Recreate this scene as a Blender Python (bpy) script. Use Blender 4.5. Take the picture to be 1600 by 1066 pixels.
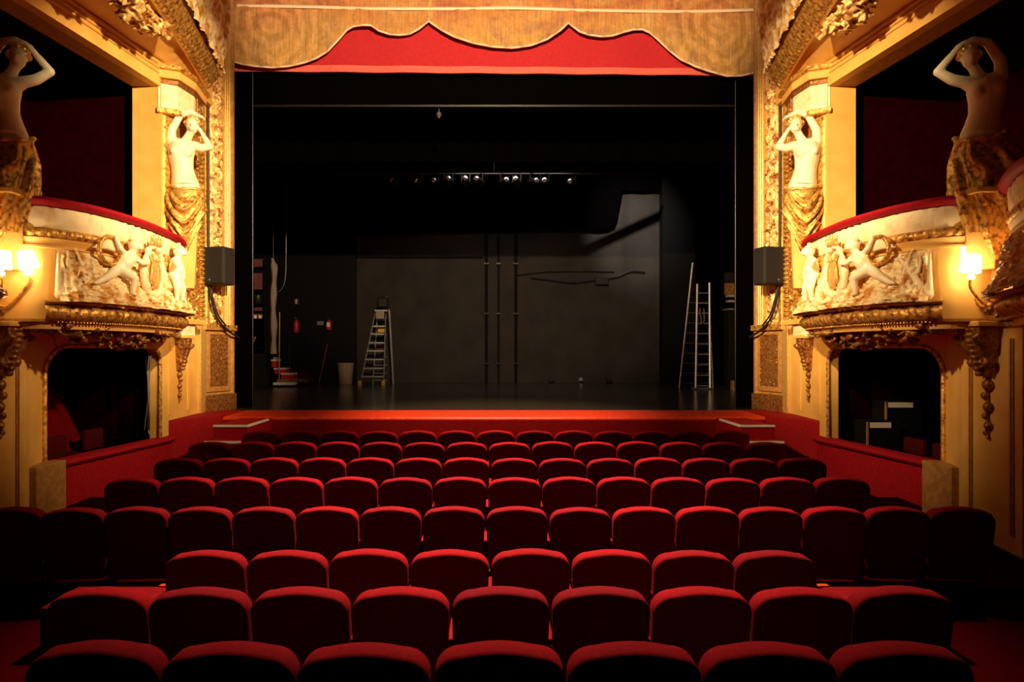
import bpy, bmesh, math, random
import numpy as np
from mathutils import Vector, Matrix, noise

R = math.radians
PI = math.pi
SC = bpy.context.scene
COL = SC.collection
for _o in list(bpy.data.objects):
    bpy.data.objects.remove(_o)
random.seed(7)
EYE = 2.1          # eye height; the axis of the house is x = 0, depth is +y

# ------------------------------------------------------------------ camera
cd = bpy.data.cameras.new('camera')
cam = bpy.data.objects.new('camera', cd)
COL.objects.link(cam)
cam.location = (0, 0, EYE)
cam.rotation_euler = (R(90), 0, 0)
cd.sensor_width = 36
cd.lens = 22.5
cd.shift_x = 0.0175
cd.shift_y = 0.0075
cd.clip_start = 0.05
cd.clip_end = 100
SC.camera = cam

# ------------------------------------------------------------------ light
SC.view_settings.view_transform = 'Standard'
SC.view_settings.look = 'None'
SC.view_settings.exposure = 0.0
SC.view_settings.gamma = 1.0
SC.view_settings.use_curve_mapping = False
w = bpy.data.worlds.new('world')
SC.world = w
w.use_nodes = True
w.node_tree.nodes['Background'].inputs[0].default_value = (0.5, 0.25, 0.15, 1)
w.node_tree.nodes['Background'].inputs[1].default_value = 0.0


def aim(o, target):
    d = Vector(target) - o.location
    o.rotation_euler = d.to_track_quat('-Z', 'Y').to_euler()


def spot(name, loc, target, energy, size, blend, color, radius):
    l = bpy.data.lights.new(name, 'SPOT')
    l.energy = energy
    l.spot_size = R(size)
    l.spot_blend = blend
    l.color = color
    l.shadow_soft_size = radius
    o = bpy.data.objects.new(name, l)
    COL.objects.link(o)
    o.location = loc
    aim(o, target)
    return o


def area(name, loc, target, energy, sx, sy, color, spread=180):
    l = bpy.data.lights.new(name, 'AREA')
    l.energy = energy
    l.shape = 'RECTANGLE'
    l.size = sx
    l.size_y = sy
    l.color = color
    l.spread = R(spread)
    o = bpy.data.objects.new(name, l)
    COL.objects.link(o)
    o.location = loc
    aim(o, target)
    return o


WARM = (1.0, 0.70, 0.36)
# unseen spots added over the stalls, crossing to the gilded walls beside the stage
for s in (-1, 1):
    spot('house_fill_spot', (-s * 1.4, 3.0, 6.4), (s * 4.55, 9.5, 4.4), 7600, 38, 0.8, WARM, 0.10)
    spot('wall_spot', (-s * 2.2, 5.6, 5.8), (s * 5.1, 8.9, 2.3), 2100, 41, 0.9, WARM, 0.15)
spot('pelmet_spot', (0.0, 5.0, 7.3), (0, 11.7, 8.6), 3300, 80, 0.4, (1.0, 0.74, 0.45), 0.08)
# unseen spot high over the stalls, cone narrowed so the side seats fall dark
spot('stalls_spot', (0, 8.8, 9.8), (0, 6.0, 0.8), 36000, 45, 1.0, (1.0, 0.66, 0.50), 0.45)
spot('lip_spot', (0, 8.9, 8.8), (0, 10.9, 1.0), 5200, 44, 1.0, (1.0, 0.62, 0.3), 0.3)
# working lights over the empty stage
area('stage_worklight', (0.5, 16.4, 7.4), (0.5, 17.8, 1.0), 45, 3.0, 0.6, (1.0, 0.84, 0.70), 140)
spot('stage_side_light', (2.5, 15.5, 9.3), (4.5, 20.6, 6.0), 2600, 34, 1.0, (1.0, 0.92, 0.82), 0.06)
spot('stage_front_light', (0.3, 12.4, 6.2), (0.6, 18.6, 1.8), 75, 62, 0.8, (1.0, 0.85, 0.7), 0.2)

# ------------------------------------------------------------------ materials
MATS = {}


def principled(name, color, rough=0.6, metal=0.0, spec=0.5, var=0.0, vscale=6.0, color2=None,
               bump=0.0, bscale=60.0, sheen=0.0, coat=0.0, emit=None, estr=0.0, detail=4.0, lo=0.35, hi=0.65):
    m = bpy.data.materials.new(name)
    m.use_nodes = True
    nt = m.node_tree
    b = nt.nodes['Principled BSDF']
    b.inputs['Base Color'].default_value = (*color, 1)
    b.inputs['Roughness'].default_value = rough
    b.inputs['Metallic'].default_value = metal
    b.inputs['Specular IOR Level'].default_value = spec
    if sheen:
        b.inputs['Sheen Weight'].default_value = sheen
        b.inputs['Sheen Roughness'].default_value = 0.4
        b.inputs['Sheen Tint'].default_value = (min(1, color[0] * 2.5), color[1], color[2], 1)
    if coat:
        b.inputs['Coat Weight'].default_value = coat
        b.inputs['Coat Roughness'].default_value = 0.1
    if emit:
        b.inputs['Emission Color'].default_value = (*emit, 1)
        b.inputs['Emission Strength'].default_value = estr
    tc = nt.nodes.new('ShaderNodeTexCoord')
    if color2 is not None:
        n = nt.nodes.new('ShaderNodeTexNoise')
        n.inputs['Scale'].default_value = vscale
        n.inputs['Detail'].default_value = detail
        r = nt.nodes.new('ShaderNodeValToRGB')
        r.color_ramp.elements[0].position = lo
        r.color_ramp.elements[1].position = hi
        r.color_ramp.elements[0].color = (*color, 1)
        r.color_ramp.elements[1].color = (*color2, 1)
        nt.links.new(tc.outputs['Object'], n.inputs['Vector'])
        nt.links.new(n.outputs['Fac'], r.inputs['Fac'])
        nt.links.new(r.outputs['Color'], b.inputs['Base Color'])
    if bump:
        n2 = nt.nodes.new('ShaderNodeTexNoise')
        n2.inputs['Scale'].default_value = bscale
        n2.inputs['Detail'].default_value = 6
        bp = nt.nodes.new('ShaderNodeBump')
        bp.inputs['Strength'].default_value = bump
        bp.inputs['Distance'].default_value = 0.01
        nt.links.new(tc.outputs['Object'], n2.inputs['Vector'])
        nt.links.new(n2.outputs['Fac'], bp.inputs['Height'])
        nt.links.new(bp.outputs['Normal'], b.inputs['Normal'])
    MATS[name] = m
    return m


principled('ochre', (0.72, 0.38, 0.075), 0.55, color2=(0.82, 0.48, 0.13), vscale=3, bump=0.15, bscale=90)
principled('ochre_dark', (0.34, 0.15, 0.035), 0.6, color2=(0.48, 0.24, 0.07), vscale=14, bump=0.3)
principled('gilt', (0.82, 0.46, 0.11), 0.36, metal=0.55, color2=(0.24, 0.08, 0.015), vscale=22, lo=0.46, hi=0.66, bump=0.7, bscale=60, detail=6)
principled('gilt_bright', (0.92, 0.62, 0.20), 0.3, metal=0.5, color2=(0.72, 0.42, 0.12), vscale=30, bump=0.25, bscale=80)
principled('gilt_dark', (0.42, 0.19, 0.045), 0.42, metal=0.45, color2=(0.16, 0.05, 0.012), vscale=30, bump=0.6, bscale=60)
principled('ivory', (0.90, 0.74, 0.47), 0.5, color2=(0.78, 0.50, 0.20), vscale=9, lo=0.5, hi=0.75, bump=0.15, bscale=60)
principled('ivory_relief', (0.92, 0.74, 0.42), 0.45, color2=(0.60, 0.27, 0.04), vscale=6, lo=0.47, hi=0.60, bump=0.7, bscale=50, detail=7)
principled('gilt_leaf', (0.95, 0.64, 0.24), 0.38, metal=0.3, color2=(0.30, 0.10, 0.02), vscale=9, lo=0.47, hi=0.62, bump=0.7, bscale=50, detail=7)
principled('marble', (0.93, 0.84, 0.62), 0.42, color2=(0.86, 0.68, 0.38), vscale=5, lo=0.5, hi=0.8)
principled('velvet', (0.11, 0.0010, 0.0018), 0.9, color2=(0.14, 0.0012, 0.0024), vscale=40, bump=0.2, bscale=240, spec=0.04)
principled('velvet_dark', (0.05, 0.001, 0.002), 0.9, spec=0.1, bump=0.2, bscale=160)
principled('red_wall', (0.36, 0.006, 0.012), 0.7, color2=(0.26, 0.004, 0.008), vscale=30, bump=0.4, bscale=150, spec=0.15)
principled('rail_velvet', (0.34, 0.004, 0.014), 0.7, sheen=0.3, color2=(0.26, 0.003, 0.012), vscale=25, bump=0.2, bscale=160, spec=0.2)
principled('lip_red', (0.78, 0.06, 0.010), 0.45, color2=(0.62, 0.03, 0.008), vscale=12, bump=0.1)
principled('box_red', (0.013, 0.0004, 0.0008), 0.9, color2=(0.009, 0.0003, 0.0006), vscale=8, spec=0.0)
principled('carpet', (0.02, 0.0003, 0.0005), 1.0, bump=0.4, bscale=200, spec=0.0)
principled('black_cloth', (0.0014, 0.0011, 0.0011), 1.0, spec=0.0, bump=0.2, bscale=40)
principled('black_paint', (0.004, 0.0035, 0.003), 0.7, spec=0.15)
principled('black_metal', (0.02, 0.018, 0.017), 0.4, metal=0.5)
principled('speaker_black', (0.012, 0.010, 0.010), 0.7, bump=0.4, bscale=300)
principled('cable_black', (0.012, 0.010, 0.010), 0.45)
principled('stage_wall', (0.032, 0.027, 0.022), 0.8, color2=(0.045, 0.037, 0.030), vscale=1.5, bump=0.5, bscale=25, spec=0.2)
principled('stage_floor', (0.030, 0.026, 0.020), 0.20, color2=(0.05, 0.043, 0.034), vscale=9, bump=0.12, bscale=30, spec=0.5)
principled('aluminium', (0.72, 0.70, 0.69), 0.35, metal=0.75)
principled('steel', (0.35, 0.34, 0.35), 0.4, metal=0.8)
principled('white_paint', (0.80, 0.72, 0.66), 0.5)
principled('wicker', (0.50, 0.34, 0.20), 0.8, color2=(0.36, 0.22, 0.12), vscale=30, bump=0.6, bscale=80)
principled('prop_red', (0.55, 0.015, 0.012), 0.45)
principled('maroon', (0.20, 0.05, 0.05), 0.8, color2=(0.14, 0.035, 0.03), vscale=10)
principled('canvas', (0.42, 0.32, 0.27), 0.85, color2=(0.33, 0.25, 0.20), vscale=25, bump=0.5)
principled('wood', (0.30, 0.14, 0.05), 0.6, color2=(0.22, 0.09, 0.03), vscale=12)
principled('yellow_plastic', (0.80, 0.45, 0.03), 0.4)
principled('lens_glass', (0.75, 0.80, 0.88), 0.08, metal=0.9)
principled('bulb_shade', (1.0, 0.9, 0.7), 0.5, emit=(1.0, 0.80, 0.45), estr=19)
principled('hem_pink', (0.72, 0.12, 0.08), 0.7, color2=(0.62, 0.09, 0.06), vscale=30)
principled('curtain_red', (0.50, 0.010, 0.016), 0.85, color2=(0.42, 0.008, 0.013), vscale=16, bump=0.15, bscale=150)
principled('cream_trim', (0.88, 0.66, 0.42), 0.6)
principled('varnish', (0.3, 0.03, 0.005), 0.12, coat=0.6)
principled('ceiling_dark', (0.012, 0.006, 0.004), 0.9)


def pelmet_material():
    m = bpy.data.materials.new('pelmet_cloth')
    m.use_nodes = True
    nt = m.node_tree
    L = nt.links
    b = nt.nodes['Principled BSDF']
    b.inputs['Roughness'].default_value = 0.75
    b.inputs['Specular IOR Level'].default_value = 0.2
    g = nt.nodes.new('ShaderNodeNewGeometry')

    def mapping(loc, scale):
        mp = nt.nodes.new('ShaderNodeMapping')
        mp.vector_type = 'POINT'
        mp.inputs['Location'].default_value = loc
        mp.inputs['Scale'].default_value = scale
        L.new(g.outputs['Position'], mp.inputs['Vector'])
        return mp.outputs['Vector']

    def noise_(vec, sc, det=4, dist=0.0):
        n = nt.nodes.new('ShaderNodeTexNoise')
        n.inputs['Scale'].default_value = sc
        n.inputs['Detail'].default_value = det
        n.inputs['Distortion'].default_value = dist
        L.new(vec, n.inputs['Vector'])
        return n.outputs['Fac']

    def ramp(fac, stops):
        r = nt.nodes.new('ShaderNodeValToRGB')
        e = r.color_ramp.elements
        e[0].position, e[0].color = stops[0][0], (*stops[0][1], 1)
        e[1].position, e[1].color = stops[-1][0], (*stops[-1][1], 1)
        for p, c in stops[1:-1]:
            k = e.new(p)
            k.color = (*c, 1)
        L.new(fac, r.inputs['Fac'])
        return r.outputs['Color']

    def mix(fac, a, c, mode='MIX'):
        x = nt.nodes.new('ShaderNodeMix')
        x.data_type = 'RGBA'
        x.blend_type = mode
        if isinstance(fac, float):
            x.inputs[0].default_value = fac
        else:
            L.new(fac, x.inputs[0])
        L.new(a, x.inputs[6])
        L.new(c, x.inputs[7])
        return x.outputs[2]
    base = ramp(noise_(mapping((0, 0, 0), (1, 0, 1)), 1.6, 5, 1.0),
                [(0.34, (0.50, 0.27, 0.09)), (0.5, (0.68, 0.36, 0.09)), (0.64, (0.46, 0.25, 0.10))])
    patch = ramp(noise_(mapping((3, 0, 1), (0.8, 0, 1.3)), 1.3, 3, 0.6),
                 [(0.35, (0.60, 0.33, 0.12)), (0.52, (0.62, 0.22, 0.07)), (0.66, (0.42, 0.10, 0.07)), (0.8, (0.7, 0.45, 0.08))])
    # the painted part grows towards the top of the cloth
    sx = nt.nodes.new('ShaderNodeSeparateXYZ')
    L.new(g.outputs['Position'], sx.inputs[0])
    mr = nt.nodes.new('ShaderNodeMapRange')
    mr.inputs['From Min'].default_value = 7.7
    mr.inputs['From Max'].default_value = 8.35
    mr.inputs['To Max'].default_value = 0.8
    L.new(sx.outputs['Z'], mr.inputs['Value'])
    c1 = mix(mr.outputs['Result'], base, patch)
    # embroidered scroll lines round the two corner volutes
    out = c1
    for cx in (-4.1, 4.1):
        v = mapping((-cx, 0, -7.98), (1, 0, 1.0))
        wv = nt.nodes.new('ShaderNodeTexWave')
        wv.wave_type = 'RINGS'
        wv.rings_direction = 'SPHERICAL'
        wv.inputs['Scale'].default_value = 1.3
        wv.inputs['Distortion'].default_value = 7.0
        wv.inputs['Detail'].default_value = 2.5
        wv.inputs['Detail Scale'].default_value = 1.2
        L.new(v, wv.inputs['Vector'])
        gr = nt.nodes.new('ShaderNodeVectorMath')
        gr.operation = 'LENGTH'
        L.new(v, gr.inputs[0])
        fr = nt.nodes.new('ShaderNodeMapRange')
        fr.inputs['From Min'].default_value = 1.5
        fr.inputs['From Max'].default_value = 0.8
        fr.inputs['To Max'].default_value = 0.20
        L.new(gr.outputs['Value'], fr.inputs['Value'])
        rings = ramp(wv.outputs['Fac'], [(0.25, (0.26, 0.12, 0.04)), (0.55, (0.60, 0.36, 0.13)), (0.8, (0.85, 0.5, 0.2))])
        out = mix(fr.outputs['Result'], out, rings)
    # woven vertical fringe streaks
    st = ramp(noise_(mapping((0, 0, 0), (34, 0, 2.0)), 1.0, 3), [(0.35, (0.55, 0.55, 0.5)), (0.62, (1, 1, 1))])
    out = mix(0.6, out, st, 'MULTIPLY')
    ft = ramp(noise_(mapping((0, 0, 0), (1, 0, 1)), 9, 5, 1.5), [(0.3, (0.6, 0.55, 0.5)), (0.6, (1, 1, 1))])
    out = mix(0.55, out, ft, 'MULTIPLY')
    L.new(out, b.inputs['Base Color'])
    MATS['pelmet'] = m


pelmet_material()


def velvet_variation():
    """seat velvet tone varies at random by object, standing in for backs lit more"""
    m = MATS['velvet']
    nt = m.node_tree
    b = nt.nodes['Principled BSDF']
    old = b.inputs['Base Color'].links[0].from_socket
    oi = nt.nodes.new('ShaderNodeObjectInfo')
    r = nt.nodes.new('ShaderNodeValToRGB')
    r.color_ramp.elements[0].color = (0.55, 0.55, 0.9, 1)
    r.color_ramp.elements[1].color = (1.0, 1.0, 0.9, 1)
    nt.links.new(oi.outputs['Random'], r.inputs['Fac'])
    x = nt.nodes.new('ShaderNodeMix')
    x.data_type = 'RGBA'
    x.blend_type = 'MULTIPLY'
    x.inputs[0].default_value = 1.0
    nt.links.new(old, x.inputs[6])
    nt.links.new(r.outputs['Color'], x.inputs[7])
    nt.links.new(x.outputs[2], b.inputs['Base Color'])


velvet_variation()

# ------------------------------------------------------------------ helpers


def worldloc(o):
    v = Vector((0, 0, 0))
    while o is not None:
        v += o.location
        o = o.parent
    return v


def tag(o, label=None, cat=None, group=None, kind=None):
    if label:
        o['label'] = label
    if cat:
        o['category'] = cat
    if group:
        o['group'] = group
    if kind:
        o['kind'] = kind
    return o


def empty(name, loc, label, cat, group=None):
    o = bpy.data.objects.new(name, None)
    o.empty_display_size = 0.1
    COL.objects.link(o)
    o.location = loc
    return tag(o, label, cat, group)


class MB:
    def __init__(self):
        self.v = []
        self.f = []

    def add(self, vs, fs):
        n = len(self.v)
        self.v += [tuple(p) for p in vs]
        self.f += [tuple(i + n for i in f) for f in fs]
        return self

    def box(self, x0, x1, y0, y1, z0, z1):
        vs = [(x, y, z) for x in (x0, x1) for y in (y0, y1) for z in (z0, z1)]
        return self.add(vs, [(0, 1, 3, 2), (4, 6, 7, 5), (0, 4, 5, 1), (2, 3, 7, 6), (0, 2, 6, 4), (1, 5, 7, 3)])

    def obox(self, c, size, rot=None):
        M = rot if rot is not None else Matrix.Identity(3)
        c = Vector(c)
        sx, sy, sz = size[0] / 2, size[1] / 2, size[2] / 2
        vs = [c + M @ Vector((x, y, z)) for x in (-sx, sx) for y in (-sy, sy) for z in (-sz, sz)]
        return self.add(vs, [(0, 1, 3, 2), (4, 6, 7, 5), (0, 4, 5, 1), (2, 3, 7, 6), (0, 2, 6, 4), (1, 5, 7, 3)])

    def prism(self, poly, z0, z1):
        n = len(poly)
        vs = [(p[0], p[1], z0) for p in poly] + [(p[0], p[1], z1) for p in poly]
        fs = [tuple(range(n))[::-1], tuple(range(n, 2 * n))] + [(i, (i + 1) % n, n + (i + 1) % n, n + i) for i in range(n)]
        return self.add(vs, fs)

    def tube(self, pts, rad, n=8, caps=True):
        pts = [Vector(p) for p in pts]
        if not hasattr(rad, '__len__'):
            rad = [rad] * len(pts)
        vs, fs = [], []
        up = None
        for i, p in enumerate(pts):
            a = pts[max(i - 1, 0)]
            b = pts[min(i + 1, len(pts) - 1)]
            t = (b - a)
            t = t.normalized() if t.length > 1e-9 else Vector((0, 0, 1))
            if up is None:
                up = Vector((0, 0, 1)) if abs(t.z) < 0.9 else Vector((1, 0, 0))
            side = t.cross(up)
            side = side.normalized() if side.length > 1e-6 else Vector((1, 0, 0))
            up = side.cross(t).normalized()
            for k in range(n):
                an = 2 * PI * k / n
                vs.append(p + (side * math.cos(an) + up * math.sin(an)) * rad[i])
        m = len(pts)
        for i in range(m - 1):
            for k in range(n):
                k2 = (k + 1) % n
                fs.append((i * n + k, i * n + k2, (i + 1) * n + k2, (i + 1) * n + k))
        if caps:
            fs.append(tuple(range(n))[::-1])
            fs.append(tuple((m - 1) * n + k for k in range(n)))
        return self.add(vs, fs)

    def ball(self, c, r, seg=12, rot=None):
        if not hasattr(r, '__len__'):
            r = (r, r, r)
        c = Vector(c)
        M = rot if rot is not None else Matrix.Identity(3)
        rings = max(4, seg // 2)
        vs = [c + M @ Vector((0, 0, -r[2]))]
        fs = []
        for i in range(1, rings):
            ph = -PI / 2 + PI * i / rings
            for k in range(seg):
                th = 2 * PI * k / seg
                vs.append(c + M @ Vector((r[0] * math.cos(ph) * math.cos(th), r[1] * math.cos(ph) * math.sin(th), r[2] * math.sin(ph))))
        vs.append(c + M @ Vector((0, 0, r[2])))
        for k in range(seg):
            fs.append((0, 1 + (k + 1) % seg, 1 + k))
        for i in range(rings - 2):
            for k in range(seg):
                a = 1 + i * seg
                fs.append((a + k, a + (k + 1) % seg, a + seg + (k + 1) % seg, a + seg + k))
        top = len(vs) - 1
        a = 1 + (rings - 2) * seg
        for k in range(seg):
            fs.append((a + k, a + (k + 1) % seg, top))
        return self.add(vs, fs)

    def limb(self, p0, p1, r0, r1, seg=12):
        """tapered capsule"""
        p0, p1 = Vector(p0), Vector(p1)
        self.tube([p0, p1], [r0, r1], seg)
        self.ball(p0, r0, seg)
        self.ball(p1, r1, seg)
        return self

    def chain(self, pts, rads, seg=12):
        for i in range(len(pts) - 1):
            self.limb(pts[i], pts[i + 1], rads[i], rads[i + 1], seg)
        return self

    def lathe(self, prof, c=(0, 0, 0), n=24):
        vs, fs = [], []
        for (r, z) in prof:
            for k in range(n):
                a = 2 * PI * k / n
                vs.append((c[0] + r * math.cos(a), c[1] + r * math.sin(a), c[2] + z))
        for i in range(len(prof) - 1):
            for k in range(n):
                k2 = (k + 1) % n
                fs.append((i * n + k, i * n + k2, (i + 1) * n + k2, (i + 1) * n + k))
        fs.append(tuple(range(n))[::-1])
        fs.append(tuple((len(prof) - 1) * n + k for k in range(n)))
        return self.add(vs, fs)

    def grid(self, fn, nu, nv, close=False):
        vs = [fn(i / (nu - 1), j / (nv - 1)) for i in range(nu) for j in range(nv)]
        fs = [(i * nv + j, i * nv + j + 1, (i + 1) * nv + j + 1, (i + 1) * nv + j) for i in range(nu - 1) for j in range(nv - 1)]
        return self.add(vs, fs)

    def sweep(self, rows, closed=True, caps=True):
        """rows: list of rings (lists of points)"""
        n = len(rows[0])
        vs = [p for r in rows for p in r]
        fs = []
        kk = n if closed else n - 1
        for i in range(len(rows) - 1):
            for k in range(kk):
                k2 = (k + 1) % n
                fs.append((i * n + k, i * n + k2, (i + 1) * n + k2, (i + 1) * n + k))
        if caps and closed:
            fs.append(tuple(range(n))[::-1])
            fs.append(tuple((len(rows) - 1) * n + k for k in range(n)))
        return self.add(vs, fs)

    def build(self, name, mat, parent=None, smooth=True, bevel=0.0, remesh=0.0, smooth_it=4, solid=0.0, angle=40,
              xf=None, label=None, sub=0):
        vs = [Vector(p) for p in self.v]
        if xf is not None:
            vs = [xf(p) for p in vs]
        me = bpy.data.meshes.new(name)
        if parent is not None:
            off = worldloc(parent)
        else:
            xs = [p.x for p in vs]
            ys = [p.y for p in vs]
            off = Vector(((min(xs) + max(xs)) / 2, (min(ys) + max(ys)) / 2, min(p.z for p in vs)))
        me.from_pydata([p - off for p in vs], [], self.f)
        bm = bmesh.new()
        bm.from_mesh(me)
        bmesh.ops.recalc_face_normals(bm, faces=bm.faces)
        if solid:
            bmesh.ops.solidify(bm, geom=bm.faces[:], thickness=solid)
        bm.to_mesh(me)
        bm.free()
        me.materials.append(MATS[mat])
        o = bpy.data.objects.new(name, me)
        COL.objects.link(o)
        if parent is not None:
            o.parent = parent
        else:
            o.location = off
        if remesh or sub or bevel:
            if bevel:
                b = o.modifiers.new('b', 'BEVEL')
                b.width = bevel
                b.segments = 2
                b.limit_method = 'ANGLE'
                b.angle_limit = R(35)
            if remesh:
                r = o.modifiers.new('r', 'REMESH')
                r.mode = 'VOXEL'
                r.voxel_size = remesh
                sm = o.modifiers.new('s', 'SMOOTH')
                sm.factor = 0.5
                sm.iterations = smooth_it
            if sub:
                q = o.modifiers.new('q', 'SUBSURF')
                q.levels = sub
                q.render_levels = sub
            bpy.context.view_layer.update()
            dg = bpy.context.evaluated_depsgraph_get()
            nm = bpy.data.meshes.new_from_object(o.evaluated_get(dg))
            nm.name = name
            o.modifiers.clear()
            o.data = nm
            if not nm.materials:
                nm.materials.append(MATS[mat])
            bpy.data.meshes.remove(me)
            me = nm
        if smooth:
            me.polygons.foreach_set('use_smooth', [True] * len(me.polygons))
            if not remesh:
                try:
                    me.set_sharp_from_angle(angle=R(angle))
                except Exception:
                    pass
        me.update()
        if label:
            o['label'] = label
        return o


def structure(o):
    o['kind'] = 'structure'
    return o


def copy_tree(o, parent=None):
    c = o.copy()
    COL.objects.link(c)
    if parent is not None:
        c.parent = parent
    for ch in list(o.children):
        copy_tree(ch, c)
    return c


def catmull(pts, n):
    P = [np.array(p, float) for p in pts]
    P = [2 * P[0] - P[1]] + P + [2 * P[-1] - P[-2]]
    out = []
    segs = len(P) - 3
    for i in range(segs):
        p0, p1, p2, p3 = P[i:i + 4]
        for k in range(40):
            t = k / 40
            out.append(0.5 * ((2 * p1) + (-p0 + p2) * t + (2 * p0 - 5 * p1 + 4 * p2 - p3) * t * t + (-p0 + 3 * p1 - 3 * p2 + p3) * t ** 3))
    out.append(P[-2])
    out = np.array(out)
    d = np.r_[0, np.cumsum(np.linalg.norm(np.diff(out, axis=0), axis=1))]
    s = np.linspace(0, d[-1], n)
    res = np.stack([np.interp(s, d, out[:, k]) for k in range(out.shape[1])], 1)
    return res, d[-1]


def path_normals(P):
    """plan path of (a, y); normal pointing to the axis of the house"""
    T = np.gradient(P, axis=0)
    T /= np.linalg.norm(T, axis=1)[:, None]
    N = np.stack([-T[:, 1], T[:, 0]], 1)
    return T, N


ORD = ['first', 'second', 'third', 'fourth', 'fifth', 'sixth', 'seventh', 'eighth', 'ninth', 'tenth',
       'eleventh', 'twelfth', 'thirteenth', 'fourteenth', 'fifteenth', 'sixteenth', 'seventeenth']
SIDE = {-1: 'left', 1: 'right'}


def rnoise(x, y, z=0.0):
    return noise.noise(Vector((x, y, z)))


def ridged(x, y, z=0.0):
    return 1.0 - abs(noise.noise(Vector((x, y, z)))) * 2.2


def wl(y):
    """inner face of the side wall, distance from the axis"""
    return 5.15 - 0.127 * (y - 7.35) if y < 9.44 else 4.885 + 0.05 * (y - 9.44)


# ------------------------------------------------------------------ floor of the stalls
ROWS = [  # distance, height of the seat-back top, left edge px, right edge px, count   (row nearest the stage first)
    (8.67, 0.985, 377.5, 1172, 13),
    (7.90, 0.945, 293.5, 1232, 14),
    (7.06, 0.890, 240, 1292, 14),
    (6.20, 0.845, 163, 1360, 14),
    (5.33, 0.770, -36, 1553, 16),
    (4.16, 0.778, 257, 1275, 8),
    (3.38, 0.822, 75, 1490, 9),
    (2.49, 0.938, 40, 1520, 7),
]
SEATH = 0.80
prof = [(-2.0, 0.10), (2.4, 0.10)] + sorted([(r[0] + 0.1, r[1] - SEATH) for r in ROWS]) + [(10.5, 0.2)]
mb = MB()
for i in range(len(prof) - 1):
    (y0, z0), (y1, z1) = prof[i], prof[i + 1]
    mb.add([(-5.6, y0, z0), (5.6, y0, z0), (5.6, y1, z1), (-5.6, y1, z1)], [(0, 1, 2, 3)])
fl = mb.build('floor', 'carpet', solid=0.1, smooth=False)
structure(fl)


def floor_z(y):
    return float(np.interp(y, [p[0] for p in prof], [p[1] for p in prof]))


# shell of the auditorium
structure(MB().box(-7.5, 7.5, -2.2, 11.4, 12.0, 12.2).build('ceiling', 'ceiling_dark', smooth=False))
structure(MB().box(-7.5, 7.5, -2.3, -2.05, -0.1, 12.0).build('wall_back', 'ceiling_dark', smooth=False))

# ------------------------------------------------------------------ stage


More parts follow.
